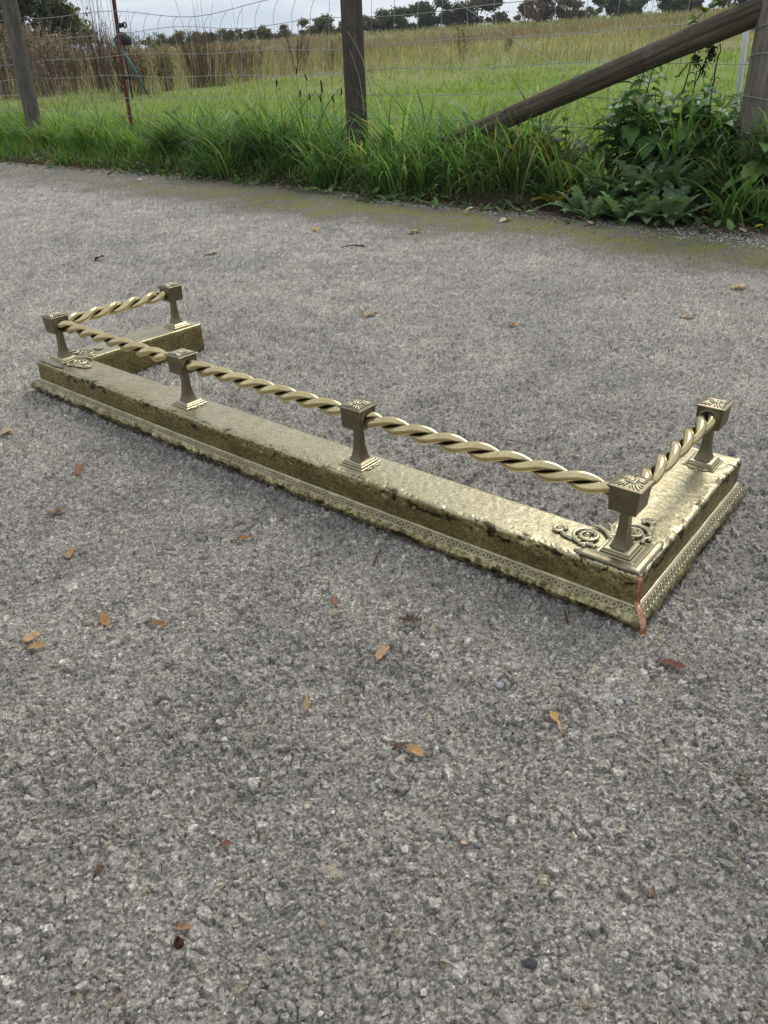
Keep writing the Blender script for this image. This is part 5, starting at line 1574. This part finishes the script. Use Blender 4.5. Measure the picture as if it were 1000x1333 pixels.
# husk
b = MB(); v, f = dome((0, 0, 0), 0.0042, 0.0058, 10, 5); b.add(v, f, (0.075, 0.030, 0.012)); v, f = tube([(0, 0, 0.006), (0.001, 0, 0.0105)], [0.0018, 0.0006], 5); b.add(v, f, (0.04, 0.02, 0.01))
o = b.build('seed_husk', LIT, colours=True); o.location = on_ground(233, 1229, 0.002); tag(o, 'small dark brown round husk low in the photo below a brown leaf', 'husk')
# twigs
def twig(pts, r, col, label):
    P = [np.array(on_ground(*p)) for p in pts]; c = P[0].copy()
    v, f = tube([p - c + np.array([0, 0, 0.003 + random.uniform(0, 0.003)]) for p in P], r, 5); b = MB(); b.add(v, f, col)
    o = b.build('twig', LIT, colours=True); o.location = tuple(c); tag(o, label, 'twig', 'twigs on the lane')
twig([(443, 323), (458, 321), (474, 322)], [0.0015, 0.002, 0.006], (0.13, 0.085, 0.06), 'brown twig with a dark knob on the lane beyond the fender')
twig([(660, 575), (674, 578), (692, 582)], [0.0007, 0.0009, 0.0006], (0.12, 0.05, 0.04), 'dark red twig just behind the right front rail')
twig([(496, 718), (491, 728), (487, 738)], 0.0011, (0.16, 0.07, 0.045), 'thin reddish twig in front of the fender middle')
twig([(735, 800), (737, 808), (739, 814)], 0.0012, (0.14, 0.055, 0.035), 'short reddish twig just below the right front rim')
# single stones
def pebble(px, py, r, col, label):
    x, y, _ = on_ground(px, py); b = MB()
    V = []; n, m_ = 9, 6
    for i in range(m_ + 1):
        t = PI * i / m_
        for j in range(n):
            q = j * 2 * PI / n; k_ = r * (1 + 0.28 * mnoise.noise((math.cos(q) * 1.3 + px, math.sin(q) * 1.3 + py, t)))
            V.append((k_ * 1.2 * math.sin(t) * math.cos(q), k_ * math.sin(t) * math.sin(q), k_ * 0.75 * math.cos(t)))
    b.add(V, grid_faces(m_ + 1, n, True)[:, ::-1], col); o = b.build('pebble', STONE, smooth=False, colours=True)
    o.location = (x, y, 0.001 + r * 0.3); tag(o, label, 'pebble', 'pebbles on the lane')
pebble(652, 894, 0.0042, (0.36, 0.36, 0.355), 'bluish white pebble right of the central lobed leaf')
pebble(806, 916, 0.0034, (0.50, 0.49, 0.47), 'white pebble of a touching pair below the near corner')
pebble(816, 912, 0.0036, (0.27, 0.265, 0.255), 'grey pebble of a touching pair below the near corner')
pebble(455, 889, 0.0034, (0.13, 0.13, 0.13), 'dark slate pebble left of the central lobed leaf')
pebble(691, 1256, 0.0040, (0.065, 0.065, 0.07), 'black pebble near the bottom of the photo')
pebble(493, 1020, 0.0030, (0.46, 0.46, 0.46), 'whitish pebble below the curled leaf at lower centre')
pebble(400, 1052, 0.0028, (0.48, 0.42, 0.32), 'cream pebble at lower centre beside a dark patch')

# larger leaves lying in the litter at the lane edge
def litter_leaf(px, py, L, ratio, col, label, curl=0.6, el=0.3, az=None, shape='round'):
    x, y, _ = on_ground(px, py, 0.015); b = MB(); az = random.uniform(0, 6.28) if az is None else az
    leaf(b, (0, 0, 0), az, el, L, L * ratio, np.array(col), shape, curl, 0.5, 0.12, rows=9, roll=random.uniform(-1, 1))
    o = b.build('dead_leaf', LIT, colours=True); o.location = (x, y, max(tz(x, y), 0) + 0.012); tag(o, label, 'leaf', 'dead leaves at the lane edge')
litter_leaf(912, 268, 0.055, 0.55, (0.62, 0.56, 0.48), 'whitish curled leaf standing up at the lane edge below the nettles', 1.2, 1.2, -1.2)
litter_leaf(976, 272, 0.070, 0.6, (0.58, 0.53, 0.46), 'large pale crumpled leaf at the foot of the straining post', 0.9, 0.8, 0.6)
litter_leaf(968, 283, 0.055, 0.7, (0.50, 0.46, 0.41), 'pale grey dead leaf just below the large crumpled one', 0.4, 0.1, 0.2)
litter_leaf(912, 285, 0.036, 0.7, (0.62, 0.47, 0.06), 'small bright yellow leaf in the litter below the curled whitish leaf', 0.1, 0.1, 0.1)
litter_leaf(984, 295, 0.042, 0.6, (0.62, 0.50, 0.09), 'bright yellow leaf near the right photo edge in the grit', 0.2, 0.15, 0.3)
litter_leaf(943, 276, 0.036, 0.6, (0.60, 0.54, 0.36), 'cream leaf between the two pale crumpled leaves', 0.2, 0.15, 0.2)
litter_leaf(887, 258, 0.040, 0.35, (0.70, 0.68, 0.64), 'white scrap of leaf caught on the thistle leaves', 0.2, 0.3, 0.4)
litter_leaf(735, 276, 0.046, 0.4, (0.56, 0.47, 0.26), 'buff leaf on the grit left of the thistles', 0.3, 0.2, 0.3)
litter_leaf(684, 276, 0.036, 0.6, (0.60, 0.52, 0.33), 'pale yellow leaf on the grit below the middle of the verge', 0.3, 0.2, 0.2)
litter_leaf(606, 275, 0.040, 0.7, (0.62, 0.54, 0.30), 'cream and yellow leaf at the lane edge below the lower end of the strut', 0.5, 0.6, 0.1)
litter_leaf(564, 255, 0.040, 0.6, (0.62, 0.58, 0.44), 'pale cream leaf in the herbs below the lower end of the strut', 0.5, 0.8, 0.4)
litter_leaf(405, 246, 0.038, 0.7, (0.55, 0.48, 0.30), 'buff leaf on the lane edge below the middle post', 0.2, 0.15, 0.2)
litter_leaf(412, 225, 0.060, 0.3, (0.62, 0.60, 0.56), 'white papery scrap standing in the grass left below the middle post', 0.2, 1.3, 0.2, 'long')
litter_leaf(176, 233, 0.055, 0.45, (0.66, 0.62, 0.54), 'whitish flat stone like leaf on the lane edge at left', 0.0, 0.05, -0.6)
litter_leaf(60, 216, 0.075, 0.6, (0.50, 0.33, 0.22), 'pinkish brown curled leaf at the grass edge far left', 0.9, 0.9, 0.3)
litter_leaf(140, 228, 0.060, 0.6, (0.16, 0.085, 0.05), 'dark red brown leaf in the grass edge at left', 0.6, 0.5, 0.3)

CRB = MB()
N0 = 520
Yc = 0.22 + 3.2 * rng.uniform(0, 1, N0) ** 1.4; Xc = rng.uniform(-1, 1, N0) * (0.30 + 0.5 * Yc)
for x, y in zip(Xc, Yc):
    L = random.uniform(0.002, 0.007) * (1.0 if random.random() < 0.85 else 2.0)
    c = np.array(random.choice(DEAD[:4])) * random.uniform(0.6, 1.3)
    leaf(CRB, (x, y, random.uniform(0.002, 0.004)), random.uniform(0, 6.28), random.uniform(-0.1, 0.3), L, L * random.uniform(0.2, 0.7), c, 'ovate', random.uniform(-0.4, 0.6), random.uniform(-0.5, 0.7), 0.3, rows=4, roll=random.uniform(-1.5, 1.5))
tag(CRB.build('leaf_crumbs', LIT, smooth=False, colours=True), 'tiny brown crumbs of leaf scattered over the tarmac', 'litter', kind='stuff')

# ================================================================== HAZE over the field
hz = bpy.data.materials.new('thin_autumn_haze'); hz.use_nodes = True
ht = hz.node_tree
for n in list(ht.nodes):
    if n.type == 'BSDF_PRINCIPLED': ht.nodes.remove(n)
pv = ht.nodes.new('ShaderNodeVolumePrincipled')
pv.inputs['Color'].default_value = (0.80, 0.88, 1.0, 1); pv.inputs['Density'].default_value = 0.0007; pv.inputs['Anisotropy'].default_value = 0.2
ht.links.new(pv.outputs[0], ht.nodes['Material Output'].inputs['Volume'])
b = MB()
V = [(x, y, z) for z in (-3, 22) for (x, y) in ((-1250, -30), (1250, -30), (1250, 900), (-1250, 900))]
b.add(V, np.array([[3, 2, 1, 0], [4, 5, 6, 7], [0, 1, 5, 4], [1, 2, 6, 5], [2, 3, 7, 6], [3, 0, 4, 7]]))
o = b.build('haze', hz, smooth=False); tag(o, kind='stuff')
